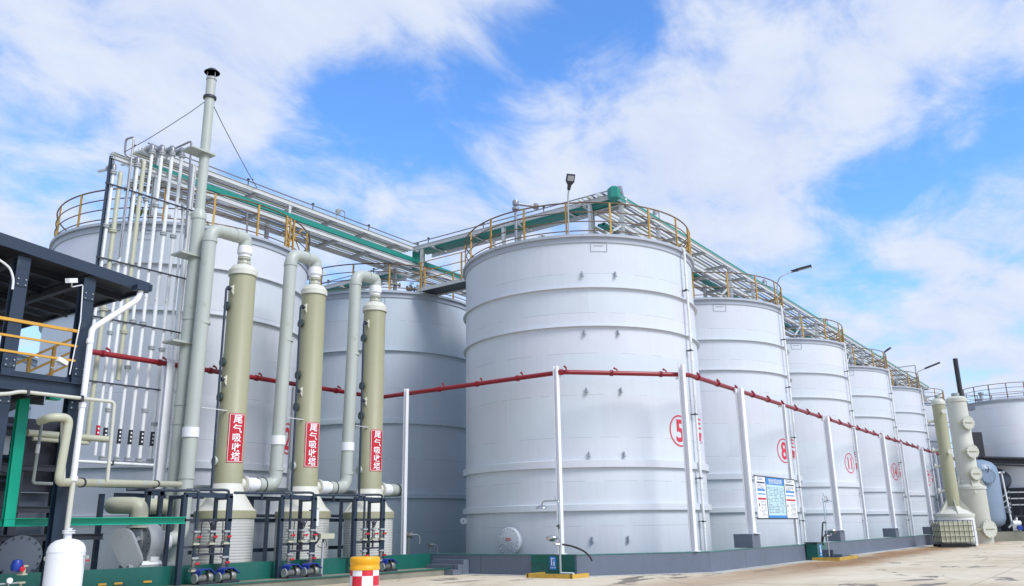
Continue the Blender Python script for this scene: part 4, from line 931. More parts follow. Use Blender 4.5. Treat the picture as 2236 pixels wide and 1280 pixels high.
for i, (x0, x1, nm) in enumerate(frames):
    t = thing('valve_stand', ((x0+x1)/2, 2.7, .2), ('dark steel frame with red handled valves in front of the first scrubber drum', 'dark steel frame with red handled valves in front of the second scrubber drum',
                               'dark steel frame with red handled valves behind the chequered barrel')[i], 'steel frame', 'dark valve frames along the ledge')
    ztp = 2.58
    for x in (x0, x1):
        m = MB(); m.beam((x, 2.7, .2), (x, 2.7, ztp), .13, .13); m.build('post', 'navy', t)
        m = MB(); m.beam((x, 3.35, .05), (x, 3.35, ztp), .09, .09); m.build('post', 'navy', t)
        m = MB(); m.beam((x, 2.76, ztp-.06), (x, 3.35, ztp-.06), .08, .09); m.build('side_beam', 'navy', t)
    m = MB(); m.beam((x0, 2.7, ztp), (x1+.05, 2.7, ztp), .13, .13); m.build('top_beam', 'navy', t)
    for z, q in ((1.90, .05), (1.18, .045)):
        m = MB(); m.beam((x0-.05, 2.66, z), (x1+.08, 2.66, z), q, q+.02); m.build('crossbar', 'dark', t)
    xm = (x0+x1)/2; xs = (x0+.38 if i != 1 else x0+.30, xm+.15, x1-.13)
    m = MB(); m.tube([(x0-1.6, 2.9, ztp+.10), (xs[0]-.12, 2.72, ztp+.12), (xs[0], 2.62, ztp+.12), (xs[0], 2.62, .85)], .038, 8, bend=.06); m.build('pipe', 'navy', t)
    m = MB(); m.tube([(x0+.1, 2.78, ztp+.14), (xs[2]-.12, 2.64, ztp+.16), (xs[2], 2.6, ztp+.14), (xs[2], 2.6, .85)], .038, 8, bend=.06); m.build('pipe', 'navy', t)
    m = MB(); m.tube([(xs[0], 2.62, .98), (xs[2], 2.6, .98)], .03, 8); m.build('pipe', 'dark', t)
    m = MB(); m.tube([(xs[1], 2.62, 1.0), (xs[1], 2.62, 1.72)], .035, 8); m.build('pipe', 'dark', t)
    for x in xs: valve(t, (x, 2.60, 1.44))
    for x in (xs[0], xs[2]): valve(t, (x, 2.60, .74))
    for x in (xs[0], xs[2]): m = MB(); m.tube([(x, 2.6, .6), (x, 2.6, .42), (x+.12, 2.5, .36)], .04, 8, bend=.05); m.build('pipe', 'dark', t)
    for s_ in (-1, 1):
        m = MB(); m.tube([(xs[1]+s_*.05, 2.60, 1.66), (xs[1]+s_*.09, 2.58, 1.82), (xs[1]+s_*.22, 2.58, 1.93), (xs[1]+s_*.34, 2.6, 1.86), (xs[1]+s_*.36, 2.6, 1.5), (xs[1]+s_*.36, 2.62, 1.0)], .015, 6, bend=.05); m.build('hose', 'black', t)
    m = MB(); m.lathe([(.0, 0), (.05, .01), (.07, .08), (.05, .13), (0, .15)], (xs[1]-.02, 2.56, 1.72), 10); m.build('gauge', 'dark', t)
    if i == 1:
        m = MB(); m.box((x1+.28, 2.95, 1.97), (.22, .10, .62)); b = m.build('panel_box', 'cast', t, smooth=False)
        m = MB(); m.box((x1+.30, 2.89, 1.97), (.17, .012, .52)); m.build('panel_door', 'whitepipe', b, smooth=False)
        for q in (1.72, 2.2): m = MB(); m.beam((x1, 2.9, q), (x1+.2, 2.9, q), .05, .04); m.build('bracket', 'dark', t)
        for k in range(4):
            m = MB(); m.tube([(x1+.08, 2.72, 1.55-.03*k), (x1+.18+.03*k, 2.7, 1.5), (x1+.24+.02*k, 2.7, 1.32), (x1+.14, 2.7, 1.20-.02*k), (x1+.04, 2.7, 1.3)], .012, 5, bend=.08); m.build('cable', 'black', t)
pl = ('leftmost blue covered pump below the first valve frame', 'second blue covered pump below the first valve frame', 'blue covered pump at the left foot of the second valve frame',
      'blue covered pump at the foot of the camera pole', 'blue covered pump right of the chequered barrel')
for k, x in enumerate((-16.35, -15.60, -13.30, -12.55, -9.15)):
    t = thing('dosing_pump', (x, 2.3, .2), pl[k], 'pump', 'blue covered pumps on the ledge')
    m = MB(); m.box((x+.05, 2.45, .235), (.55, .3, .07)); m.build('base', 'dark', t, smooth=False)
    m = MB(); m.cyl((x-.26, 2.45, .36), (x+.02, 2.45, .36), .10, 16); m.cyl((x-.30, 2.45, .36), (x-.26, 2.45, .36), .13, 16); m.build('motor', 'ductdark', t)
    for q in range(6): m = MB(); m.lathe([(.10, 0), (.122, 0), (.122, .012), (.10, .012)], (x-.22+q*.04, 2.45, .36), 14, axis=(1, 0, 0), closed=True); m.build('cooling_fin', 'valve', t)
    m = MB(); m.lathe([(0, 0), (.14, 0), (.16, .04), (.16, .12), (.12, .14), (0, .15)], (x+.08, 2.45, .37), 16, axis=(1, 0, 0)); m.cyl((x+.15, 2.45, .45), (x+.15, 2.45, .58), .045, 10); m.build('pump_head', 'valve', t)
    m = MB(); m.prism([(-.22, .0), (-.20, .12), (-.12, .17), (.12, .17), (.24, .08), (.34, .02), (.34, .0), (.24, .05), (.11, .145), (-.11, .145), (-.18, .105), (-.2, 0)], (V(1, 0, 0), UP), (x-.02, 2.28, .44), (0, 1, 0), .34); m.build('cover', 'blue', t, smooth=False)
# security camera on a grey pole by the second frame
t = thing('camera_pole', (-12.12, 2.45, .2), 'beige bullet camera on a grey pole by the second valve frame', 'camera')
m = MB(); m.cyl((-12.12, 2.45, .2), (-12.10, 2.45, 1.22), .04, 10); m.build('pole', 'cast', t)
m = MB(); m.beam((-12.30, 2.40, 1.40), (-11.82, 2.30, 1.40), .15, .16); m.build('camera_body', 'beige', t, ang=80)
m = MB(); m.tube([(-12.10, 2.45, 1.2), (-12.10, 2.43, 1.34)], .03, 8); m.tube([(-12.05, 2.42, 1.3), (-11.95, 2.42, 1.15), (-12.1, 2.42, 1.0), (-12.3, 2.5, 1.12)], .012, 5, bend=.1); m.build('bracket', 'dark', t)
# dark pipe gantry behind the drums
t = thing('pipe_gantry', (-11, 6.35, 0), 'long dark steel pipe gantry seen between the scrubber drums', 'gantry')
for x in (-18.4, -17.3, -12.75, -11.9, -9.35, -6.6):
    m = MB(); m.beam((x, 6.42, 0), (x, 6.42, 2.72), .13, .13); m.build('post', 'navy', t)
for z, (a, b) in ((2.7, (-16.9, -6.5)), (1.95, (-13.2, -6.5)), (.95, (-14.2, -6.5))):
    m = MB(); m.beam((a, 6.42, z), (b, 6.42, z), .12, .12); m.build('beam', 'navy', t)
m = MB(); m.tube([(-20.2, 6.15, 2.98), (-6.4, 6.15, 2.98)], .09, 10); m.build('pipe', 'ductdark', t)
m = MB(); m.tube([(-16.6, 6.0, 2.1), (-6.4, 6.0, 2.1)], .05, 8); m.build('pipe', 'dark', t)

# ------------------------------------------------------------------ vertical pipe rack
RY = 6.62
t = thing('pipe_rack', (-16.8, RY+.1, 3.6), 'tall narrow steel rack holding the row of vertical pipes before the left tank', 'pipe rack')
m = MB(); m.ibeam((-18.20, RY, 7.6), (-18.17, RY, 13.45), .085, .085, .014); m.build('post', 'navy', t); m = MB(); m.beam((-18.10, RY+.02, 3.8), (-18.05, RY+.02, 13.5), .05, .05); m.build('post', 'steelpipe', t)
m = MB(); m.ibeam((-15.22, RY+.05, 3.5), (-15.15, RY+.05, 14.2), .14, .14, .016); m.build('post', 'whitepipe', t)
for z in (12.45, 9.95, 8.05, 6.05):
    m = MB(); m.beam((-18.3, RY-.09, z), (-15.1, RY-.09, z), .04, .045)
    m.build('crossbar', 'dark', t)
m = MB(); m.ibeam((-18.2, RY, 13.45), (-15.1, RY+.3, 13.6), .12, .16, .014); m.build('top_beam', 'steelwhite', t)
m = MB(); m.ibeam(GY(247, 337, RY+.1), GY(330, 372, RY+1.6), .12, .16, .014); m.build('top_beam', 'steelwhite', t)
m = MB(); m.tube([GY(262, 560, RY-.1), GY(293, 299, RY-.1), GY(275, 304, RY+.3), GY(272, 338, RY+.3), GY(292, 347, RY+.2)], .036, 8, bend=.12); m.build('handrail', 'steelpipe', t)
m = MB(); m.tube([GY(405, 520, RY-.1), GY(418, 308, RY-.1), GY(366, 332, RY+1.2)], .036, 8, bend=.12); m.build('handrail', 'steelpipe', t)
rackp = [(-18.04, 12.85, .055, 'whitepipe', 1, 3.85), (-17.79, 13.0, .075, 'beige', 2, 4.2), (-17.49, 13.3, .05, 'whitepipe', 0, 3.85), (-17.25, 13.38, .058, 'whitepipe', 1, 3.8), (-17.04, 13.68, .075, 'beige', 2, 6.2),
         (-16.79, 14.03, .055, 'whitepipe', 1, 3.8), (-16.43, 14.12, .058, 'whitepipe', 1, 3.8), (-16.05, 14.23, .062, 'whitepipe', 1, 3.8), (-15.68, 14.3, .058, 'whitepipe', 1, 3.8), (-15.40, 12.6, .04, 'whitepipe', 0, 3.9)]
oo = ['leftmost', 'second', 'third', 'fourth', 'fifth', 'sixth', 'seventh', 'eighth', 'ninth', 'last']
for k, (x, zt_, r, mt, kind, zb) in enumerate(rackp):
    col_ = 'beige' if mt == 'beige' else 'white'
    t = thing('vertical_pipe', (x, RY, zb), '%s %s pipe of the vertical pipe rack, counted from the left' % (oo[k], col_) if k < 9 else 'thin white pipe at the right end of the vertical pipe rack', 'pipe', 'vertical pipes on the rack')
    dx = .09*(k % 3-1)*.2
    if kind == 2: pts = [(x-.06, RY, zb), (x, RY, zt_), (x+.45, RY+.9, zt_+.25)]
    elif kind == 1: pts = [(x-.06, RY, zb), (x, RY, zt_)]
    else: pts = [(x-.06, RY, zb), (x, RY, zt_), (x+.2, RY+.6, zt_+.3)]
    m = MB(); m.tube(pts, r, 12, bend=.14); m.build('pipe', mt, t)
    if kind == 1:
        m = MB(); m.cyl((x, RY, zt_), (x, RY, zt_+.05), r+.055, 14); m.cyl((x, RY, zt_+.07), (x, RY, zt_+.12), r+.055, 14); m.build('flange', 'cast', t)
        m = MB(); m.tube([(x, RY, zt_+.1), (x, RY, zt_+.34), (x+.15, RY+.55, zt_+.42)], r+.02, 12, bend=.16); m.build('elbow', 'steelpipe', t)
        m = MB(); e = V(x+.16, RY+.56, zt_+.42); d = V(.26, .96, .1); m.cyl(e, e+d*.05, r+.06, 14); m.cyl(e+d*.07, e+d*.12, r+.06, 14); m.build('flange', 'cast', t)
        m = MB(); m.tube([e+d*.1, e+d*1.6+UP*.3], r, 10); m.build('branch_pipe', 'steelwhite', t)
    for z in {0: (11.0,), 1: (10.9, 8.3), 2: (12.45, 7.6), 3: (8.35, 5.2), 4: (7.7,), 5: (12.3, 8.1, 6.6), 6: (12.2, 8.1), 7: (11.3, 7.35, 5.3), 8: (11.3, 7.35, 4.9), 9: ()}[k]:
        m = MB(); m.cyl((x-.03, RY, z), (x-.03, RY, z+.045), r+.05, 14); m.cyl((x-.03, RY, z+.06), (x-.03, RY, z+.105), r+.05, 14); m.build('flange', 'cast' if mt != 'beige' else 'beige', t)
    if kind == 1:
        m = MB(); m.cyl((x-.06, RY, zb), (x-.06, RY, zb+.05), r+.055, 14); m.cyl((x-.06, RY, zb-.07), (x-.06, RY, zb-.02), r+.055, 14); m.build('flange', 'cast', t)
    if k not in (1, 4):
        m = MB(); m.tube([(x-.058, RY, zb+.45), (x-.058, RY, zb+.9)], r+.006, 12); tg_ = m.build('pipe_label', 'signred' if k in (2, 9) else 'black', t)
        m = MB()
        for q in range(3): m.box((x-.058-.01, RY-r-.008, zb+.56+q*.12), (.05, .004, .05))
        m.build('label_lettering', 'textwhite', tg_, smooth=False)
t = thing('header_pipe', (-17, RY-.35, 3.6), 'thin white horizontal pipe turning up at its right end below the vertical pipes', 'pipe')
m = MB(); m.tube([(-19.3, RY-.4, 3.62), (-15.45, RY-.4, 3.62), (-15.3, RY-.3, 7.5)], .045, 10, bend=.16); m.build('pipe', 'whitepipe', t)
m = MB(); m.box((-17.2, RY-.36, 3.62), (.05, .2, .14)); m.build('pipe_clamp', 'dark', t)

# ------------------------------------------------------------------ canopy building on the left
t = thing('canopy_platform', (-22.4, 0.2, 0), 'dark navy steel platform with a sloping corrugated canopy at the left edge', 'canopy')
def rz(x): return 7.62 - (x+23.7)*0.094            # roof slope
m = MB(); x0, x1 = -30.5, -20.25
m.add([(x0, -.05, rz(x0)), (x1, -.05, rz(x1)), (x1, 8.8, rz(x1)+.05), (x0, 8.8, rz(x0)+.05)], [(0, 1, 2, 3)])
m.add([(x0, -.05, rz(x0)+.06), (x1, -.05, rz(x1)+.06), (x1, 8.8, rz(x1)+.11), (x0, 8.8, rz(x0)+.11)], [(3, 2, 1, 0)]); m.build('roof_sheet', 'roofunder', t, smooth=False)
m = MB(); m.beam((x0, -.10, rz(x0)-.02), (x1-.05, -.10, rz(x1)-.02), .05, .26); m.build('eave_beam', 'navy', t, smooth=False)
m = MB(); m.beam((x1, -.12, rz(x1)), (x1, 8.8, rz(x1)+.05), .06, .16); m.build('eave_beam', 'navy', t, smooth=False)
for y in (1.0, 2.3, 3.6, 4.9, 6.2, 7.5):
    m = MB(); m.ibeam((x0, y, rz(x0)-.09), (x1-.1, y, rz(x1)-.09), .10, .16, .014, channel=True); m.build('purlin', 'dark', t)
for x in (-28, -25.7, -23.2, -21.7):
    m = MB(); m.ibeam((x, .05, rz(x)-.22), (x, 8.6, rz(x)-.2), .14, .2, .014); m.build('rafter', 'dark', t)
for x in (-21.68, -23.15, -26.2):
    m = MB(); m.ibeam((x, 0.12, 0), (x, 0.12, rz(x)-.2), .27, .24, .03, up=(0, 1, 0)); m.build('post', 'navy', t)
    m = MB(); m.ibeam((x, 5.2, 0), (x, 5.2, rz(x)-.2), .2, .2, .03, up=(0, 1, 0)); m.build('post', 'dark', t)
m = MB(); m.ibeam((-30.5, -.06, 4.62), (-21.5, -.06, 4.62), .2, .30, .02); m.build('deck_beam', 'navy', t)
m = MB(); m.beam((-30.5, .12, 4.84), (-21.55, .12, 4.84), .02, .14); m.build('toe_board', 'navy', t)
m = MB(); m.box((-26, 2.6, 4.74), (8.9, 5.0, .05)); m.build('deck', 'dark', t, smooth=False)
for y in (1.6, 3.4, 5.0): m = MB(); m.ibeam((-30.5, y, 4.58), (-21.6, y, 4.58), .12, .22, .02); m.build('deck_beam', 'dark', t)
for x in (-22.4, -24.0): m = MB(); m.ibeam((x, .1, 4.55), (x, 5.0, 4.55), .12, .2, .02); m.build('deck_beam', 'dark', t)
m = MB()
for z, r in ((5.95, .04), (5.61, .03), (5.28, .03)): m.beam((-30.5, 0, z), (-21.80, 0, z), r*1.5, r*1.6)
m.build('railing', 'yellowclean', t)
m = MB()
a, b = V(-22.1, 3, 5.35), V(-20.2, 3, 6.6)
for dz in (0, -.36, -.68): m.beam(a+UP*dz, b+UP*dz, .05, .055)
m.build('stair_rail', 'yellowclean', t)
for x in (-21.42, -20.86):
    z = 5.35+(x+22.1)*.658; m = MB(); m.beam((x, 3, z-1.15), (x, 3, z), .08, .07); m.build('rail_post', 'yellowclean', t)
m = MB(); m.ibeam((-22.1, 3, 4.3), (-20.2, 3, 5.5), .06, .2, .02); m.build('stair_stringer', 'dark', t)
for x in (-21.68, -23.15):
    for z in (4.30, 5.05, 6.8):
        m = MB(); m.box((x, -.008, z), (.24, .018, .20)); sp_ = m.build('splice_plate', 'navy', t, smooth=False)
        for bx_ in (-.08, .08):
            for bz_ in (-.06, .06): m = MB(); m.cyl((x+bx_, -.016, z+bz_), (x+bx_, -.038, z+bz_), .016, 6); m.build('bolt', 'cast', sp_)
# lamps and camera on the posts
m = MB(); p = GY(0, 568, -.15); q = GY(30, 610, -.15); e = GY(27, 632, -.15); m.tube([p+V(-.3, 0, .05), p, GY(22, 585, -.15), q, e], .025, 8, bend=.1); m.build('lamp_arm', 'whitepipe', t)
t2_ = thing('security_camera', tuple(GY(160, 612, -.3)), 'white bullet camera under the canopy eave on the second navy post', 'camera', 'white cameras on the canopy')
c_ = GY(158, 612, -.45); m = MB(); m.beam(c_+V(-.13, -.05, -.05), c_+V(.12, .1, .04), .10, .10); m.build('camera_body', 'white', t2_)
m = MB(); m.tube([c_+V(.02, .05, -.02), c_+V(.10, .2, -.10), GY(181, 622, -.05), GY(176, 700, -.05), GY(152, 818, -.05)], .013, 6, bend=.05); m.build('conduit', 'white', t2_)
t2_ = thing('security_camera', tuple(GY(130, 792, .3)), 'white bullet camera above the deck beam between the yellow rails', 'camera', 'white cameras on the canopy')
c_ = GY(133, 790, .0); m = MB(); m.beam(c_+V(-.10, -.02, .05), c_+V(.14, .05, -.02), .12, .10); m.build('camera_body', 'white', t2_)
m = MB(); m.tube([c_+V(0, 0, -.03), c_+V(-.12, .05, -.16), c_+V(-.18, .05, -.14)], .018, 6); m.build('bracket', 'cast', t2_)

# machinery below the deck
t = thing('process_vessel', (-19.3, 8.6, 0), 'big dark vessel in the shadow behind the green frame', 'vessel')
m = MB(); m.lathe([(2.3, 0), (2.3, 3.4), (2.1, 3.6), (0, 4.0)], (-21.2, 8.9, 0), 64); m.build('shell', 'vesselgrey', t)  # grey kept dark to stand for the shade below the deck
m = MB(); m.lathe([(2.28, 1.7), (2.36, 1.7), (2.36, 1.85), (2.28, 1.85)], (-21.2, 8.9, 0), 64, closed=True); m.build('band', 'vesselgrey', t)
t = thing('lower_frame', (-21, 4, 0), 'dark steel framework of posts and crossbeams under the canopy deck', 'steel frame')
for x, y in ((-20.6, 4.6), (-19.6, 4.6), (-22.6, 4.6), (-24.5, 4.6)):
    m = MB(); m.ibeam((x, y, 0), (x, y, 4.5), .2, .2, .03, up=(0, 1, 0)); m.build('post', 'dark', t)
for z in (4.1, 3.25, 2.2, 1.5):
    m = MB(); m.ibeam((-26, 4.5, z), (-19.5 if z > 2 else -18.2, 4.5, z), .12, .16, .02); m.build('crossbeam', 'dark', t)
m = MB(); m.beam((-24, 4.3, 3.9), (-20.7, 4.3, 3.05), .1, .1); m.build('brace', 'dark', t)
m = MB(); m.box((-23.7, 4.9, 3.6), (8.8, .05, 1.9)); m.build('darkening_sheet', 'dark', t, smooth=False)  # added sheet, its dark colour stands for the shade below the deck
m = MB(); m.box((-23.6, 5.2, 1.4), (8.6, .05, 2.5)); m.build('darkening_sheet', 'vesselgrey', t, smooth=False)  # added sheet, dark grey in place of the left tank's deep shadow
for k in range(9): m = MB(); m.tube([(-27, 4.75, 2.75+k*.2), (-20.6, 4.75, 2.7+k*.2)], .03+.02*(k % 3), 6); m.build('pipe', ['dark', 'navy', 'vesselgrey'][k % 3], t)
t = thing('wall_panel', (-21.5, 5.6, 0), 'dark grey sheet panels between the posts under the canopy', 'panel')
for (a, b, z0, z1) in ((-22.1, -20.9, 3.55, 4.1), (-24.3, -22.9, 3.2, 3.45)):
    m = MB(); m.box(((a+b)/2, 4.6, (z0+z1)/2), (b-a, .05, z1-z0)); m.build('panel', 'rim', t, smooth=False)
t = thing('dark_manhole', (-21.4, 5.0, .6), 'dark round flanged cover with bolts behind the white vessel', 'manhole')
o = GY(42, 1215, 4.0); n = V(-.35, -.94, 0).normalized()
m = MB(); m.lathe([(.40, -.5), (.40, 0), (.5, 0), (.5, .05), (0, .05)], o, 28, axis=n); m.build('flange', 'vesselgrey', t)
for k in range(16):
    b = 2*PI*k/16; e1 = n.cross(UP); m = MB(); p = o+e1*(.455*math.cos(b))+UP*(.455*math.sin(b)); m.cyl(p, p+n*.09, .022, 6); m.build('bolt', 'dark', t)

# green channel frame
t = thing('steel_portal', (-20.4, 1, 0), 'bright green channel steel post and long beam beside the white vessel', 'steel frame')
m = MB(); m.ibeam((-22.28, 1, 1.75), (-22.32, 1, 4.5), .22, .14, .02, up=(0, 1, 0)); m.build('post', 'tealbright', t, smooth=False)
m = MB(); m.ibeam((-22.4, 1, 1.83), (-18.0, 1, 1.87), .16, .17, .016, channel=True); m.build('beam', 'tealbright', t, smooth=False)
m = MB(); m.box(tuple(GY(117, 864, 1.3)), (.26, .2, .2)); m.build('junction_box', 'tealbright', t, smooth=False)
t = thing('beige_pipe', (-21.5, .5, 4.4), 'thin cream pipe running under the canopy deck and turning down', 'pipe', 'beige pipes under the canopy')
Y_ = -.35
m = MB(); m.tube([GY(-30, 862, Y_), GY(18, 860, Y_), GY(45, 855, Y_), GY(250, 878, Y_), GY(234, 1052, Y_)], .04, 10, bend=.1); m.build('pipe', 'olivelight', t)
for px in (60, 178): m = MB(); q = GY(px, 856+(px-45)*.112, Y_); m.box((q.x, q.y, q.z), (.05, .12, .13)); m.build('clamp', 'dark', t)
t = thing('beige_pipe', (-20, 2, 2.7), 'thick beige pipe with elbows looping down left of the white downspout', 'pipe', 'beige pipes under the canopy')
Y_ = -.55
pa, pb = GY(127, 1053, Y_), GY(392, 1058, 4.5)
m = MB(); m.tube([GY(88, 920, Y_+.5), GY(112, 911, Y_), GY(152, 912, Y_), pa, pb], .088, 14, bend=.16); m.build('pipe', 'beige', t)
m = MB(); m.tube([GY(139, 922, Y_+.15), GY(136, 1048, Y_+.15)], .06, 10); m.build('pipe', 'olivelight', t)
dd = (pb-pa).normalized()
for f in (.14, .74): m = MB(); q = pa.lerp(pb, f); m.cyl(q-dd*.03, q+dd*.03, .11, 14); m.build('clamp', 'dark', t)
for f in (.24, .62): m = MB(); q = pa.lerp(pb, f); m.cyl(q-dd*.16, q+dd*.16, .091, 14); m.build('pipe_marker', 'duct', t)
t = thing('beige_pipe', (-21, 4.2, 3.6), 'pair of horizontal grey green pipes in the shade behind the downspout', 'pipe', 'beige pipes under the canopy')
m = MB(); m.tube([GY(60, 945, 3.9), GY(240, 960, 3.9)], .085, 12); m.build('pipe', 'beige', t)
m = MB(); m.tube([GY(72, 958, 3.9), GY(190, 968, 3.9), GY(196, 962, 4.4)], .055, 10, bend=.08); m.build('pipe', 'beige', t)
t = thing('dark_conduit', (-21, 1, 2.5), 'thin dark pipe drop with a white label below the canopy deck', 'pipe')
m = MB(); m.tube([GY(100, 918, 1.2), GY(92, 918, 1.2), GY(72, 1055, 1.2), GY(125, 1057, 1.2)], .035, 8, bend=.06); m.build('pipe', 'ductdark', t)
m = MB(); m.cyl(GY(84, 970, 1.2), GY(81, 990, 1.2), .045, 8); m.build('pipe_marker', 'whitepipe', t)
# white downspout from the canopy corner
t = thing('downspout', (-21.5, -.2, 0), 'white plastic downspout slanting from the canopy corner and dropping to the ground', 'downpipe')
Y_ = -.25
m = MB(); m.tube([GY(308, 636, Y_), GY(300, 655, Y_), GY(201, 718, Y_), GY(160, 1045, Y_)], .066, 14, bend=.10); m.build('pipe', 'white', t)
m = MB(); m.tube([GY(161, 1040, Y_), GY(147, 1150, Y_), GY(136, 1250, Y_)], .055, 12); m.build('lower_pipe', 'olivelight', t)
for py in (745, 885, 1045): m = MB(); q = GY(200-(py-718)*.12, py, Y_); m.cyl(q-UP*.05, q+UP*.05, .08, 14); m.build('coupling', 'white', t)
m = MB(); m.box(tuple(GY(307, 630, Y_)), (.3, .25, .12)); m.build('gutter_end', 'navy', t)

# white pressure vessel in the foreground
t = thing('white_vessel', (-22.52, -2, 0), 'white upright pressure vessel with a domed top and flanged nozzle', 'vessel')
c_ = (-22.5, -2, 0); R0 = .335
m = MB(); m.lathe([(R0, 0), (R0, 1.25), (R0*.97, 1.33), (R0*.84, 1.40), (R0*.62, 1.455), (R0*.3, 1.485), (0, 1.49)], c_, 48); m.build('shell', 'white', t, ang=60)
m = MB(); m.lathe([(R0-.01, 1.235), (R0+.004, 1.235), (R0+.006, 1.25), (R0+.004, 1.265), (R0-.01, 1.265)], c_, 48, closed=True); m.build('weld_ring', 'white', t)
m = MB(); m.cyl((c_[0], c_[1], 1.47), (c_[0], c_[1], 1.60), .062, 18); m.build('nozzle', 'white', t)
m = MB(); m.cyl((c_[0], c_[1], 1.585), (c_[0], c_[1], 1.605), .115, 20); m.cyl((c_[0], c_[1], 1.622), (c_[0], c_[1], 1.642), .115, 20); m.cyl((c_[0], c_[1], 1.64), (c_[0], c_[1], 1.67), .05, 12); m.cyl((c_[0], c_[1], 1.67), (c_[0], c_[1], 1.682), .07, 12); m.build('flange', 'white', t)
m = MB(); q = V(c_[0], c_[1], 1.17)+HR*R0; m.tube([q, q+HR*.07, q+HR*.07-UP*.12], .016, 8); m.box(tuple(q+HR*.07-UP*.02), (.05, .05, .05)); m.build('gauge_valve', 'cast', t)
m = MB(); m.box(tuple(q+HR*.085-UP*.08), (.05, .05, .025)); m.build('valve_handle', 'signred', t)
m = MB(); m.lathe([(.02, -.02), (.05, -.02), (.05, .02), (.02, .02)], V(c_[0], c_[1], 1.13)-HR*(R0+.02), 14, axis=HF, closed=True); m.build('lug', 'olivelight', t)
# valve group at the very left
t = thing('valve_group', (-22.4, 0, 0), 'blue and red valve with beige flanges at the lower left edge', 'valve')
q = GY(50, 1240, 0); m = MB(); m.cyl(q-UP*.7, q-UP*.28, .03, 8); m.cyl(q-UP*.3, q-UP*.27, .09, 12); m.cyl(q-UP*.14, q-UP*.11, .10, 12); m.cyl(q-UP*.11, q+UP*.02, .06, 12); m.cyl(q+UP*.02, q+UP*.05, .1, 12); m.build('flange', 'beige', t)
m = MB(); m.lathe([(0, -.12), (.10, -.08), (.12, .02), (.08, .12), (0, .14)], q+V(-.12, 0, .03), 14); m.build('actuator', 'blue', t)
m = MB(); m.lathe([(0, 0), (.05, .01), (.05, .04), (0, .05)], q+V(-.06, -.1, -.02), 8, axis=(-.2, -1, 0)); m.beam(q+V(-.06, -.13, -.09), q+V(-.06, -.13, .06), .03, .02); m.build('handle', 'signred', t)
m = MB(); q2 = GY(20, 1268, -.2); m.cyl(q2, q2+V(0, -.04, 0), .055, 18); g_ = m.build('gauge', 'white', t)
m = MB(); m.tube([q2+V(0, .0, -.05), q2+V(0, 0, -.14), q2+V(.5, 0, -.16)], .018, 6); m.tube([q2+V(-.4, 0, -.06), q2+V(.2, .1, -.06)], .018, 6); m.build('pipe', 'cast', t)
# orange reflective marks on the green wall
for k, px in enumerate((228-5, 263-5, 322)):
    a = GY(px-9, 1277-(px-220)*.06, 2.97); b = GY(px+9, 1276-(px-220)*.06, 2.97)
    t = MB(); t.beam(a, b, .02, .05); tag(t.build('reflector_strip', 'yellowclean', smooth=False), ('faded orange strip on the green wall, nearest the white vessel', 'middle one of the faded orange strips on the green wall', 'faded orange strip on the green wall nearest the first valve frame')[k], 'reflector', 'orange strips on the green wall')

# chequered crash barrel
bc = CAM + (lambda r: V(r.x, r.y, 0)/math.hypot(r.x, r.y))(ray(797.5, 1215))*19.5; bx, by = bc.x, bc.y
t = thing('crash_barrel', (bx, by, 0), 'plastic crash barrel with orange top and red and white checks', 'barrel')
m = MB(); m.lathe([(.345, 0), (.34, .02), (.32, .35), (.31, .73), (.308, .735)], (bx, by, 0), 48); m.build('body', 'check', t)
m = MB(); m.lathe([(.308, .73), (.322, .735), (.322, .80), (.314, .81), (.314, .86), (.322, .87), (.322, .95), (.315, .99), (.29, 1.005), (.10, 1.012), (0, 1.012)], (bx, by, 0), 48); m.build('lid', 'orange', t, ang=50)

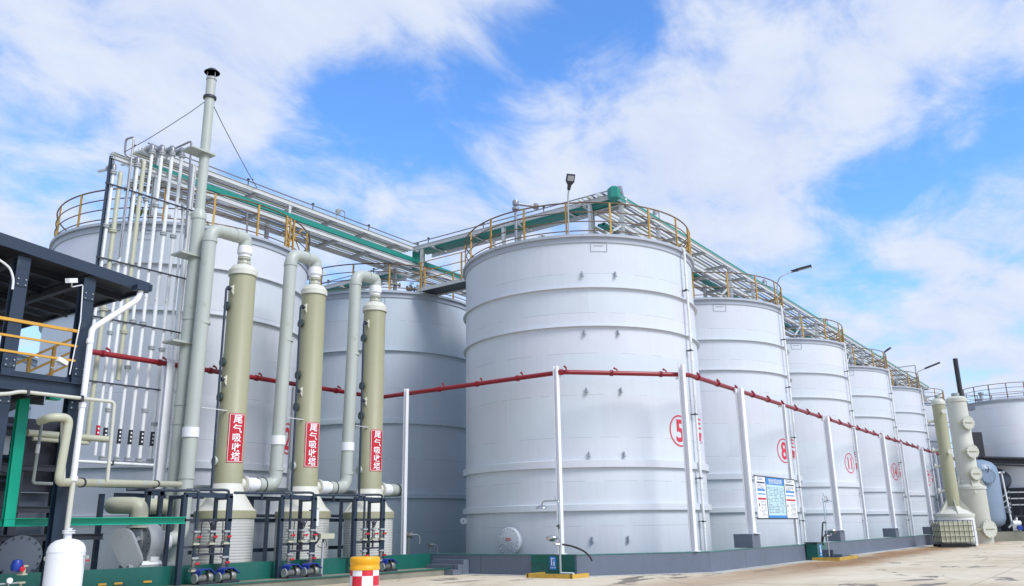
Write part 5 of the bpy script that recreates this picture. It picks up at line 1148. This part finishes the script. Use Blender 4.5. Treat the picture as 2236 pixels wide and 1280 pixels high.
# ------------------------------------------------------------------ emergency showers
def shower(o, a, b, label, flip=1, first=True, tray=(1.7, .85)):
    """o: foot of the riser; a: direction the arms point (unit); b: direction away from the wall"""
    t = thing('emergency_shower', tuple(o), label, 'shower', 'emergency showers'); o, a, b = Vector(o), Vector(a), Vector(b)
    HX = 0.0 if first else 0.32
    def P(x, y, z): return o+a*x+b*y+UP*z
    poly = [(-tray[0]/2, -.05), (tray[0]/2, -.05), (tray[0]/2, tray[1]), (-tray[0]/2, tray[1])]
    ctr = .12
    def bar(x0, y0, x1, y1): m.beam(P(x0, y0, .065), P(x1, y1, .065), .09, .13)
    m = MB(); h0, h1 = -tray[0]/2, tray[0]/2; bar(h0, tray[1]-.2, h1, tray[1]-.2); bar(h0, -.3, h0, tray[1]-.155); bar(h1, -.3, h1, tray[1]-.155); m.build('tray_kerb', 'kerbyellow', t, smooth=False)
    m = MB(); c = P(0, (tray[1]-.2-.3)/2, .03); m.prism([(h0+.05, -.3), (h1-.05, -.3), (h1-.05, tray[1]-.25), (h0+.05, tray[1]-.25)], (a, b), o+UP*.005, UP, .05); m.build('tray_floor', 'greenepoxy', t, smooth=False)
    m = MB(); m.tube([P(0, 0, .05), P(0, 0, .95)], .035, 10); m.build('lower_riser', 'chrome' if not first else 'cast', t)
    m = MB(); m.tube([P(0, 0, .95), P(0, 0, 2.42+HX), P(.62*flip, 0, 2.42+HX), P(.68*flip, 0, 2.26+HX)], .026, 10, bend=.09); m.build('riser', 'chrome', t)
    m = MB(); m.lathe([(0, .07), (.04, .07), (.10, .05), (.19, .0), (.20, -.035), (.19, -.04), (0, -.03)], P(.68*flip, 0, 2.22+HX), 28); m.build('shower_head', 'chrome', t)
    m = MB(); m.tube([P(0, 0, 1.02), P(.10*flip, .12, 1.02), P(.14*flip, .18, 1.12)], .03, 10, bend=.05); m.build('bowl_arm', 'chrome', t)
    m = MB(); c = P(.16*flip, .20, 1.20); m.lathe([(0, -.09), (.07, -.085), (.17, -.03), (.205, .03), (.20, .055), (.16, .095), (.0, .11)], c, 28); m.build('eyewash_bowl', 'chrome', t)
    m = MB(); c = P(0, 0, 1.58); m.box(tuple(c), (.07, .07, .14)); m.box(tuple(P(-.06, 0, 1.60)), (.06, .06, .06)); m.build('valve', 'chrome', t)
    m = MB(); m.tube([P(.08*flip, 0, 2.42+HX), P(.16*flip, .0, 2.56+HX)], .014, 6); m.build('lever', 'chrome', t)
    if not first:
        m = MB(); m.tube([P(.30*flip, 0, 2.72), P(.31*flip, 0, 1.86), P(.27*flip, 0, 1.78), P(.36*flip, 0, 1.78), P(.31*flip, 0, 1.86)], .008, 5); m.build('pull_rod', 'chrome', t)
    m = MB()
    if first: m.tube([P(.1, 0, 1.02), P(.45, -.1, .96), P(.82, -.2, .80), P(1.0, -.25, .62), P(1.02, -.3, .5)], .03, 8, bend=.2)
    else: m.tube([P(0, 0, 1.60), P(-.42, 0, 1.60), P(-.42, -.1, 1.0), P(-.38, -.15, .75), P(-.30, -.1, .62)], .035, 8, bend=.08); m.tube([P(0, 0, 1.08), P(-.3, 0, 1.06), P(-.42, -.05, .95), P(-.40, -.1, .75)], .03, 8, bend=.1)
    m.build('hose', 'black', t)
    if first: m = MB(); m.tube([P(.05, .05, .13), P(.55, .1, .13), P(.58, .1, .08)], .03, 8, bend=.03); m.build('drain_pipe', 'whitepipe', t)
    return t
s1 = shower((-6.8, -3.02, 0), (0, -1, 0), (-1, 0, 0), 'emergency shower with eyewash bowl and black hose at the corner of the wall in front of tank 5', flip=-1)
s2 = shower((9.35, -7.0, 0), (1, 0, 0), (0, -1, 0), 'stainless emergency shower with pull rod and yellow edged tray further along the right wall', flip=1, first=False, tray=(3.0, 1.0))
s1['label'] = 'emergency shower with eyewash bowl and black hose in front of tank 5'
s2['label'] = 'stainless emergency shower with pull rod and yellow edged tray along the right wall'
# green painted wall patch and blue shower sign
m = MB(); m.box((-6.335, -2.42, .33), (.02, 1.72, .655)); tag(m.build('green_wall_patch', 'greenepoxy', smooth=False), 'dark green painted patch on the wall behind the nearest shower', 'paint patch')
def blue_sign(o, right, label, s=1.0):
    t = thing('shower_sign', tuple(o), label, 'sign', 'blue shower signs'); o, right = Vector(o), Vector(right); n = right.cross(UP)
    m = MB(); m.prism([(-.13*s, 0), (.13*s, 0), (.13*s, .42*s), (-.13*s, .42*s)], (right, UP), o, -n*1, .006) if False else m.prism([(-.13*s, 0), (.13*s, 0), (.13*s, .42*s), (-.13*s, .42*s)], (right, UP), o, n, .008); m.build('panel', 'blueSign', t, smooth=False)
    f = o+n*.012
    m = MB(); m.prism([(-.07*s, .14*s), (-.03*s, .14*s), (-.03*s, .34*s), (-.07*s, .34*s)], (right, UP), f, n, .002); m.prism([(-.07*s, .34*s), (.07*s, .34*s), (.07*s, .375*s), (-.07*s, .375*s)], (right, UP), f, n, .002)
    m.prism([(.02*s, .12*s), (.07*s, .12*s), (.07*s, .24*s), (.02*s, .24*s)], (right, UP), f, n, .002); m.prism([(.025*s+.022*s*math.cos(k)+.02*s, .275*s+.022*s*math.sin(k)) for k in (0, 1, 2, 3, 4, 5)], (right, UP), f, n, .002); m.build('symbol', 'textwhite', t, smooth=False)
    m = MB(); flat_text(m, '紧急喷淋', .06*s, f+UP*.065*s, right, UP, .0005); m.build('lettering', 'textwhite', t, smooth=False)
blue_sign((-6.36, -2.45, .20), (0, -1, 0), 'blue shower sign on the green wall patch of the nearest shower')
gb = thing('green_box', (8.3, -6.75, 0), 'small dark green box at the left end of the second shower tray', 'box')
m = MB(); m.box((8.15, -6.72, .36), (.62, .5, .72)); m.build('box', 'greenepoxy', gb, smooth=False)
m = MB(); m.box((8.15, -6.72, .745), (.75, .6, .04)); m.build('lid', 'navy', gb, smooth=False)
blue_sign((8.22, -6.975, .16), (1, 0, 0), 'blue shower sign on the small green box by the second shower', 1.2)
t = MB()
for k, (d, h) in enumerate(((1.0, .20), (.62, .40))): t.box((10.5, -6.425-d/2-k*.002, h/2-.012*k), (1.3-.012*k, d, h+.024*k))
tag(t.build('steps', 'wall', smooth=False), 'two grey steps against the wall behind the second shower', 'steps')
m = MB(); m.box((10.0, -6.44, .37), (1.9, .02, .66)); tag(m.build('green_wall_patch', 'greenepoxy', smooth=False), 'dark green painted patch on the wall behind the second shower', 'paint patch')

# ------------------------------------------------------------------ notice boards
t = thing('notice_board', (4.4, -6.5, 1.75), 'wide three panel notice board with a blue headed middle panel fixed between two white columns', 'notice board')
t['label'] = 'three panel notice board with a blue headed middle panel between two white columns'
rnd = random.Random(3)
Yb = -6.52
def panel(x0, x1, z0, z1, mat, name='panel'):
    m = MB(); m.box(((x0+x1)/2, Yb, (z0+z1)/2), (x1-x0, .04, z1-z0)); return m.build(name, mat, t, smooth=False)
def strip(parent, rects, mat, name, dy=.024):
    m = MB()
    for (a, b, c, d) in rects: m.add([(a, Yb-dy, c), (b, Yb-dy, c), (b, Yb-dy, d), (a, Yb-dy, d)], [(0, 1, 2, 3)])
    return m.build(name, mat, parent, smooth=False)
m = MB()
for xa, xb, za, zb in ((2.1, 6.95, 1.745, 1.80), (2.1, 6.95, 3.40, 3.44), (3.24, 3.30, 1.80, 3.40), (5.48, 5.54, 1.80, 3.40)): m.box(((xa+xb)/2, Yb+.005, (za+zb)/2), (xb-xa, .07, zb-za))
m.build('frame', 'dark', t, smooth=False)
mid = panel(3.30, 5.48, 1.80, 3.40, 'cyanSign'); lf = panel(2.14, 3.24, 1.80, 3.40, 'textwhite'); rt = panel(5.54, 6.9, 1.80, 3.40, 'textwhite')
strip(mid, [(3.30, 5.48, 3.12, 3.40), (3.30, 5.48, 1.80, 1.90)], 'blueSign', 'header')
m = MB(); flat_text(m, '危险化学品告知牌', .21, (4.4, Yb-.028, 3.26), (1, 0, 0), UP, .002, sx=.95); m.build('header_lettering', 'textwhite', mid, smooth=False)
def lines(x0, x1, z0, z1, dz, h, dens=.8):
    out = []; z = z1
    while z > z0:
        x = x0
        while x < x1-.04:
            L = rnd.uniform(.04, .22)
            if rnd.random() < dens: out.append((x, min(x+L, x1), z-h, z))
            x += L+.02
        z -= dz
    return out
R = []
for (a, b) in ((3.42, 4.02), (4.12, 4.72), (4.82, 5.36)): R += lines(a, b, 1.98, 3.02, .062, .022, .72)
strip(mid, R, 'print', 'small_print')
for pn, x0, x1 in ((lf, 2.14, 3.24), (rt, 5.54, 6.9)):
    w_ = x1-x0
    strip(pn, [(x0+.12, x1-.1, 3.14, 3.20)], 'navy', 'bar'); strip(pn, [(x0+.12, x1-.12, 2.84, 2.92), (x0+.12, x1-.12, 2.70, 2.75)], 'blueSign', 'blue_bar')
    strip(pn, [(x0+.1, x1-.08, 2.50, 2.58)], 'signred', 'red_bar')
    strip(pn, lines(x0+.2, x1-.3, 3.26, 3.36, .06, .03, .9)+lines(x0+.12, x1-.2, 2.94, 3.10, .05, .02)+lines(x0+w_*.38, x1-.12, 1.86, 2.44, .055, .02), 'print', 'small_print')
    strip(pn, [(x0+.16, x0+.26, 2.24, 2.36), (x0+.18, x0+.24, 2.05, 2.12)], 'black', 'symbol')
m = MB(); m.tube([(2.1, Yb+.12, 3.38), (6.95, Yb+.12, 3.38)], .025, 6); m.tube([(2.1, Yb+.12, 1.82), (6.95, Yb+.12, 1.82)], .025, 6); m.build('mounting_bar', 'rim', t)

# ------------------------------------------------------------------ small fittings at the tank feet
def small_valve(p, label, sz=1.0):
    t = thing('drain_valve', tuple(p), label, 'valve', 'small valves at the tank feet'); x, y, z = p
    m = MB(); m.tube([(x, y, .4), (x, y, z), (x+.1, y-.1, z+.05)], .03*sz, 8); m.lathe([(0, -.12*sz), (.10*sz, -.1*sz), (.06*sz, 0), (.10*sz, .1*sz), (0, .12*sz)], p, 10, axis=(1, -.4, 0)); m.build('valve', 'valve', t)
    m = MB(); m.tube([(x+.05, y, z), (x+.3*sz, y-.1, z+.02), (x+.42*sz, y-.12, z-.1), (x+.42*sz, y-.1, z-.35)], .022*sz, 8, bend=.1); m.build('hose', 'cast', t)
q = GX(910, 1180, -4.6); small_valve((-5.2, 5.15, 1.35), 'small valve with a bent grey hose in front of the middle tank', 1.3)
small_valve((27.2, -6.05, .95), 'tiny dark valve on the wall left of the circled number 14', .8)
small_valve((-4.4, 4.7, .95), 'small grey bracket fitting beside the steps at the middle tank foot', .8)

# ------------------------------------------------------------------ far right: towers, container, vessels
def place(px, py, d): 
    r = ray(px, py); return CAM + r*(d/math.hypot(r.x, r.y))
def far_scrubber(px_base, d, label, rd, zd, rc, zc_, drum_mat, hatches, ports, lean=0.0):
    b = place(px_base, 1150, d); x, y = b.x, b.y
    t = thing('scrubber_tower', (x, y, 0), label, 'scrubber tower', 'olive scrubber towers on the right')
    prof = [(rd, 0)]
    for k in range(12): z = .1+(zd-.3)*k/12; prof += [(rd, z), (rd+.012, z+.03)]
    m = MB(); m.lathe(prof+[(rd, zd-.18)], (x, y, 0), 40); m.build('base_drum', drum_mat, t, ang=60)
    m = MB(); m.lathe([(rd, zd-.2), (rd+.07, zd-.2), (rd+.07, zd), (rd, zd)], (x, y, 0), 40, closed=True); m.build('rim', 'olivelight', t)
    m = MB(); m.lathe([(rd+.02, zd), (rd*.75, zd+.22), (rc+.10, zd+.36), (rc, zd+.5)], (x, y, 0), 40); m.build('cone', 'cream' if drum_mat == 'whitepipe' else 'olivelight', t)
    for a in (-40, 20, 80, 140, 200, 260):
        a = R_(a); u = V(math.cos(a), math.sin(a), 0); m = MB(); m.prism([(rc*.97, zd+1.0), (rc*.97, zd+.2), (rd+.04, zd+.02)], (u, UP), V(x, y, 0), u.cross(UP), .03); m.build('gusset', 'olivelight', t, smooth=False)
    m = MB(); m.lathe([(rc, zd+.3), (rc, (zd+zc_)/2), (rc*.985, (zd+zc_)/2+.02), (rc*.98, zc_-.35)], (x, y, 0), 40); m.build('column', 'olive' if drum_mat == 'whitepipe' else 'olivelight', t, ang=60)
    m = MB(); m.lathe([(rc*.97, zc_-.45), (rc*1.06, zc_-.45), (rc*1.06, zc_-.22), (rc*.8, zc_-.06), (rc*.3, zc_), (0, zc_)], (x, y, 0), 40); m.build('top_cap', 'olivelight', t, ang=40)
    m = MB(); m.cyl((x, y, zc_-.05), (x, y, zc_+.22), rc*.4, 20); m.build('neck', 'ductdark', t)
    for (ang, z, r) in hatches:
        a = R_(ang); n = V(math.cos(a), math.sin(a), 0); base = rc if z > zd else rd; o = V(x, y, z)+n*(base-.1)
        m = MB(); m.lathe([(r*.8, 0), (r*.8, .24), (r, .24), (r, .34), (0, .34)], o, 28, axis=n); h = m.build('hatch', 'olivelight', t)
        e1 = V(-n.y, n.x, 0); m = MB(); m.beam(o+n*.37-e1*r*.6, o+n*.37+e1*r*.6, .05, .05); m.build('handle', 'olive', h)
        m = MB(); m.beam(o+n*.1-e1*r*1.5, o+n*.25-e1*r*.8, .06, .12); m.build('hinge', 'olive', h)
        for k in range(12):
            bb = 2*PI*k/12; p = o+n*.3+e1*(r*.9*math.cos(bb))+UP*(r*.9*math.sin(bb)); m = MB(); m.cyl(p, p+n*.08, .03, 6); m.build('bolt', 'beige', h)
    for (ang, z, r, L) in ports:
        a = R_(ang); n = V(math.cos(a), math.sin(a), 0); o = V(x, y, z)+n*(rc if z > zd else rd)
        m = MB(); m.lathe([(r*.5, -.05), (r*.5, L*.7), (r, L*.7), (r, L), (r*.4, L)], o, 16, axis=n); m.build('nozzle', 'cream', t)
    return t
# angle towards the camera is about 190 degrees
far_scrubber(2089, 67, 'slim olive scrubber tower with a white drum behind the caged container', 1.15, 2.05, .43, 10.0, 'whitepipe', (), ((212, 9.0, .15, .3), (214, 6.2, .17, .3), (110, 8.4, .18, .4), (112, 6.4, .18, .4), (112, 5.3, .18, .4), (110, 3.6, .2, .4)))
far_scrubber(2131, 72, 'thick olive scrubber tower with round hatches next to the blue grey vessel', 1.02, 4.0, .70, 10.7, 'olivelight', ((228, 8.6, .50), (226, 6.5, .50), (226, 4.9, .47), (232, 1.0, .62)), ((205, 3.6, .1, .2),))
# caged container (IBC)
t0 = place(2083, 1188, 62)
t = thing('caged_container', (t0.x, t0.y, 0), 'yellowed plastic liquid container in a dark wire cage on a black pallet', 'container')
ra = R_(28); e1 = V(math.cos(ra), math.sin(ra), 0); e2 = V(-e1.y, e1.x, 0); L1, L2, HH = 2.0, 1.7, 1.62
ra = R_(-62); e1 = V(math.cos(ra), math.sin(ra), 0); e2 = V(-e1.y, e1.x, 0)
def Q(a, b, z): return V(t0.x, t0.y, 0)+e1*a+e2*b+UP*z
m = MB()
for s_ in (-.9, 0, .9): m.beam(Q(-L1/2, s_*L2/2*.95, .09), Q(L1/2, s_*L2/2*.95, .09), .16, .12)
m.beam(Q(0, -L2/2, .19), Q(0, L2/2, .19), L1, .06); m.build('pallet', 'black', t, smooth=False)
m = MB(); pr = [(-.46, .0), (-.5, .05), (-.5, .95), (-.46, 1.0), (.46, 1.0), (.5, .95), (.5, .05), (.46, 0)]
m.prism([(a*L1*.93, .26+b*1.27) for a, b in pr], (e1, UP), Q(0, -L2*.46, 0), e2, L2*.92); m.build('bottle', 'ibc', t, smooth=False)
for k in range(8):
    for s_ in (-1, 1):
        m = MB(); a = -L1/2+L1*k/7; m.beam(Q(a, s_*L2/2, .22), Q(a, s_*L2/2, HH), .03, .03); m.build('cage_bar', 'dark', t)
for k in range(1, 6):
    for s_ in (-1, 1):
        m = MB(); b = -L2/2+L2*k/6; m.beam(Q(s_*L1/2, b, .22), Q(s_*L1/2, b, HH), .03, .03); m.build('cage_bar', 'dark', t)
for k in range(5):
    z = .3+k*(HH-.3)/4; m = MB(); c4 = [Q(-L1/2, -L2/2, z), Q(L1/2, -L2/2, z), Q(L1/2, L2/2, z), Q(-L1/2, L2/2, z)]
    for q in range(4): m.beam(c4[q], c4[(q+1) % 4], .035, .035)
    m.build('cage_rail', 'dark', t)
# blue grey dome vessel on its concrete base
t0 = place(2150, 1150, 80)
t = thing('blue_vessel', (t0.x, t0.y, 0), 'blue grey upright vessel with rounded ends and a round manhole on a concrete base', 'vessel')
x, y = t0.x, t0.y; rv = 1.62
m = MB(); m.lathe([(0, .9), (rv*.6, 1.0), (rv*.9, 1.3), (rv, 1.75), (rv, 5.3), (rv*.93, 5.8), (rv*.75, 6.15), (rv*.4, 6.38), (0, 6.42)], (x, y, 0), 56); m.build('shell', 'bluegrey', t, ang=60)
m = MB(); m.lathe([(rv*.7, .6), (rv*.7, 1.2)], (x, y, 0), 32); m.build('skirt', 'dark', t)
a = R_(214); n = V(math.cos(a), math.sin(a), 0); o = V(x, y, 5.0)+n*(rv-.15)
m = MB(); m.lathe([(.45, 0), (.45, .3), (.58, .3), (.58, .42), (0, .42)], o, 28, axis=n); mh = m.build('manhole', 'bluegrey', t)
for k in range(14):
    bb = 2*PI*k/14; e_ = V(-n.y, n.x, 0); p = o+n*.36+e_*(.52*math.cos(bb))+UP*(.52*math.sin(bb)); m = MB(); m.cyl(p, p+n*.12, .03, 6); m.build('bolt', 'vesselgrey', mh)
m = MB(); m.tube([o+n*.45+UP*.3, o+n*.6+UP*.72, o+n*.3+UP*.8], .03, 6); m.build('davit', 'dark', t)
m = MB(); m.tube([V(x, y, 5.35)+HR*rv*.9, V(x, y, 5.35)+HR*(rv+.45), V(x, y, 1.3)+HR*(rv+.62), V(x, y, 1.0)+HR*(rv+.3)], .07, 10, bend=.1); m.build('pipe', 'whitepipe', t)
m = MB()
for z in (2.5, 2.15, 5.3): m.cyl(V(x, y, z)+HR*(rv+.55), V(x, y, z+.16)+HR*(rv+.55), .16, 12)
m.build('flange', 'cast', t)
m = MB(); m.lathe([(0, 6.35), (.35, 6.38), (.35, 6.62), (.5, 6.64), (.5, 6.74), (0, 6.76)], (x-.3, y, 0), 20); m.build('top_nozzle', 'dark', t)
m = MB(); m.beam(Vector((x, y, .35))-HR*2.0-HF*.0, Vector((x, y, .35))+HR*3.4, 3.4, .7); 
tag(m.build('concrete_plinth', 'oldconc', smooth=False), 'low mossy concrete base under the blue grey vessel', 'concrete base')
t = thing('small_pump', tuple(V(x, y, .7)+HR*1.9-HF*1.2), 'small white and blue pump on the concrete base at the far right', 'pump')
q = V(x, y, .7)+HR*1.9-HF*1.2
m = MB(); m.box((q.x, q.y, q.z+.32), (.6, .5, .5)); m.cyl(q+UP*.65-HR*.3, q+UP*.65+HR*.3, .2, 14); m.build('body', 'whitepipe', t)
m = MB(); m.cyl(q+UP*.3-HF*.3, q+UP*.3-HF*.5, .2, 14); m.build('pump_head', 'blue', t)
m = MB(); m.tube([q+UP*.7, q+UP*1.1+HR*.15, V(x, y, 1.3)+HR*(rv+.6)], .06, 8, bend=.2); m.build('pipe', 'whitepipe', t)
t = MB(); qq = V(x, y, .7)+HR*3.2-HF*1.5; t.tube([qq, qq+UP*.35+HR*.4, qq+HR*1.0-UP*.1, qq+HR*1.7-UP*.6, qq+HR*2.6-UP*.66], .05, 8, bend=.4); tag(t.build('hose', 'whitepipe'), 'pale hose drooping off the concrete base at the right edge', 'hose')
# dark horizontal vessel, low dark roof and pipe racks in front of the far white tank
t0 = place(2236, 1040, 86)
t = thing('horizontal_vessel', (t0.x, t0.y, 3.2), 'dark grey horizontal cylinder running out of the frame at the right edge', 'vessel')
m = MB(); q = V(t0.x, t0.y, 4.9); m.tube([q-HR*6.0, q-HR*5.6, q+HR*7], [.4, 1.05, 1.05], 32); m.build('shell', 'vesselgrey', t)
for s_ in (-3.2, 2.5): m = MB(); m.beam(q+HR*s_-UP*1.0, q+HR*s_-UP*4.9, .3, .4); m.build('support', 'dark', t)
t0 = place(2190, 1003, 83)
t = thing('dark_canopy', (t0.x, t0.y, 5.6), 'low dark corrugated roof crossing in front of the far white tank', 'canopy')
q = V(t0.x, t0.y, 6.45); m = MB(); m.beam(q-HR*2.4+UP*.2, q+HR*6-UP*.15, 3.0, .12); m.build('roof_sheet', 'dark', t, smooth=False)
m = MB(); m.beam(q-HR*2.4+UP*.0, q+HR*6-UP*.35, .2, .35); m.beam(q-HR*2.4-UP*.25, q+HR*6-UP*.75, .1, .12); m.build('truss', 'navy', t, smooth=False)
for s_ in (-1.6, 5.5): m = MB(); m.beam(q+HR*s_+HF*1-UP*.1, V(q.x, q.y, 0)+HR*s_+HF*1, .2, .2); m.build('post', 'dark', t)
t0 = place(2205, 1120, 81)
t = thing('metal_staircase', (t0.x, t0.y, 0), 'dark steel staircase with railings at the right edge behind the blue grey vessel', 'staircase')
q = V(t0.x, t0.y, 0)+HF*1.0
for dz in (0, .45, .9): m = MB(); m.beam(q-HR*1.6+UP*(1.2+dz), q+HR*.8+UP*(3.0+dz), .06, .07); m.build('handrail', 'cast', t)
m = MB(); m.beam(q-HR*1.6+UP*.9, q+HR*.8+UP*2.7, .08, .25); m.build('stringer', 'dark', t)
for z in (.5, 1.9, 2.8, 3.3, 3.8): m = MB(); m.beam(q+HR*.7+UP*z, q+HR*6+UP*z, .08, .10); m.build('crossbar', 'cast' if z > 2 else 'dark', t)
for k in range(7): m = MB(); m.beam(q+HR*(.8+k*.7), q+HR*(.8+k*.7)+UP*3.8, .10, .10); m.build('post', 'dark', t)
m = MB(); m.beam(q+HR*2.2+HF*1.3+UP*.1, q+HR*2.2+HF*1.3+UP*4.2, 6, .1); m.build('darkening_sheet', 'dark', t, smooth=False)  # added sheet that darkens the background behind the stairs
# black mast and dark fittings beside the far tank
t0 = place(2104, 900, 83)
t = thing('black_mast', (t0.x, t0.y, 0), 'straight black mast rising left of the far white tank', 'mast')
z1 = (lambda r: CAM.z + r.z*83/math.hypot(r.x, r.y))(ray(2089, 783))
m = MB(); m.cyl((t0.x, t0.y, 0), (t0.x, t0.y, z1), .20, 14); m.build('mast', 'black', t)
m = MB(); m.beam(V(t0.x, t0.y, 11.0)-HR*.9, V(t0.x, t0.y, 11.0)+HR*.9, .6, .35); m.build('collar', 'vesselgrey', t)
m = MB(); m.beam(V(t0.x, t0.y, 5.6)+HR*.3, V(t0.x, t0.y, 8.9)+HR*.3, 1.5, .8, up=tuple(HF)); m.build('box', 'black', t)
t0 = place(2124, 1010, 84)
t = thing('far_column', (t0.x, t0.y, 0), 'pale olive tank section visible between the thick scrubber and the far white tank', 'tank')
m = MB(); m.lathe([(1.0, 0), (1.0, 6.9), (.9, 7.0), (0, 7.1)], (t0.x, t0.y, 0), 24); m.build('shell', 'duct', t)
m = MB(); m.lathe([(.99, 5.2), (1.05, 5.2), (1.05, 5.35), (.99, 5.35)], (t0.x, t0.y, 0), 24, closed=True); m.build('band', 'duct', t)
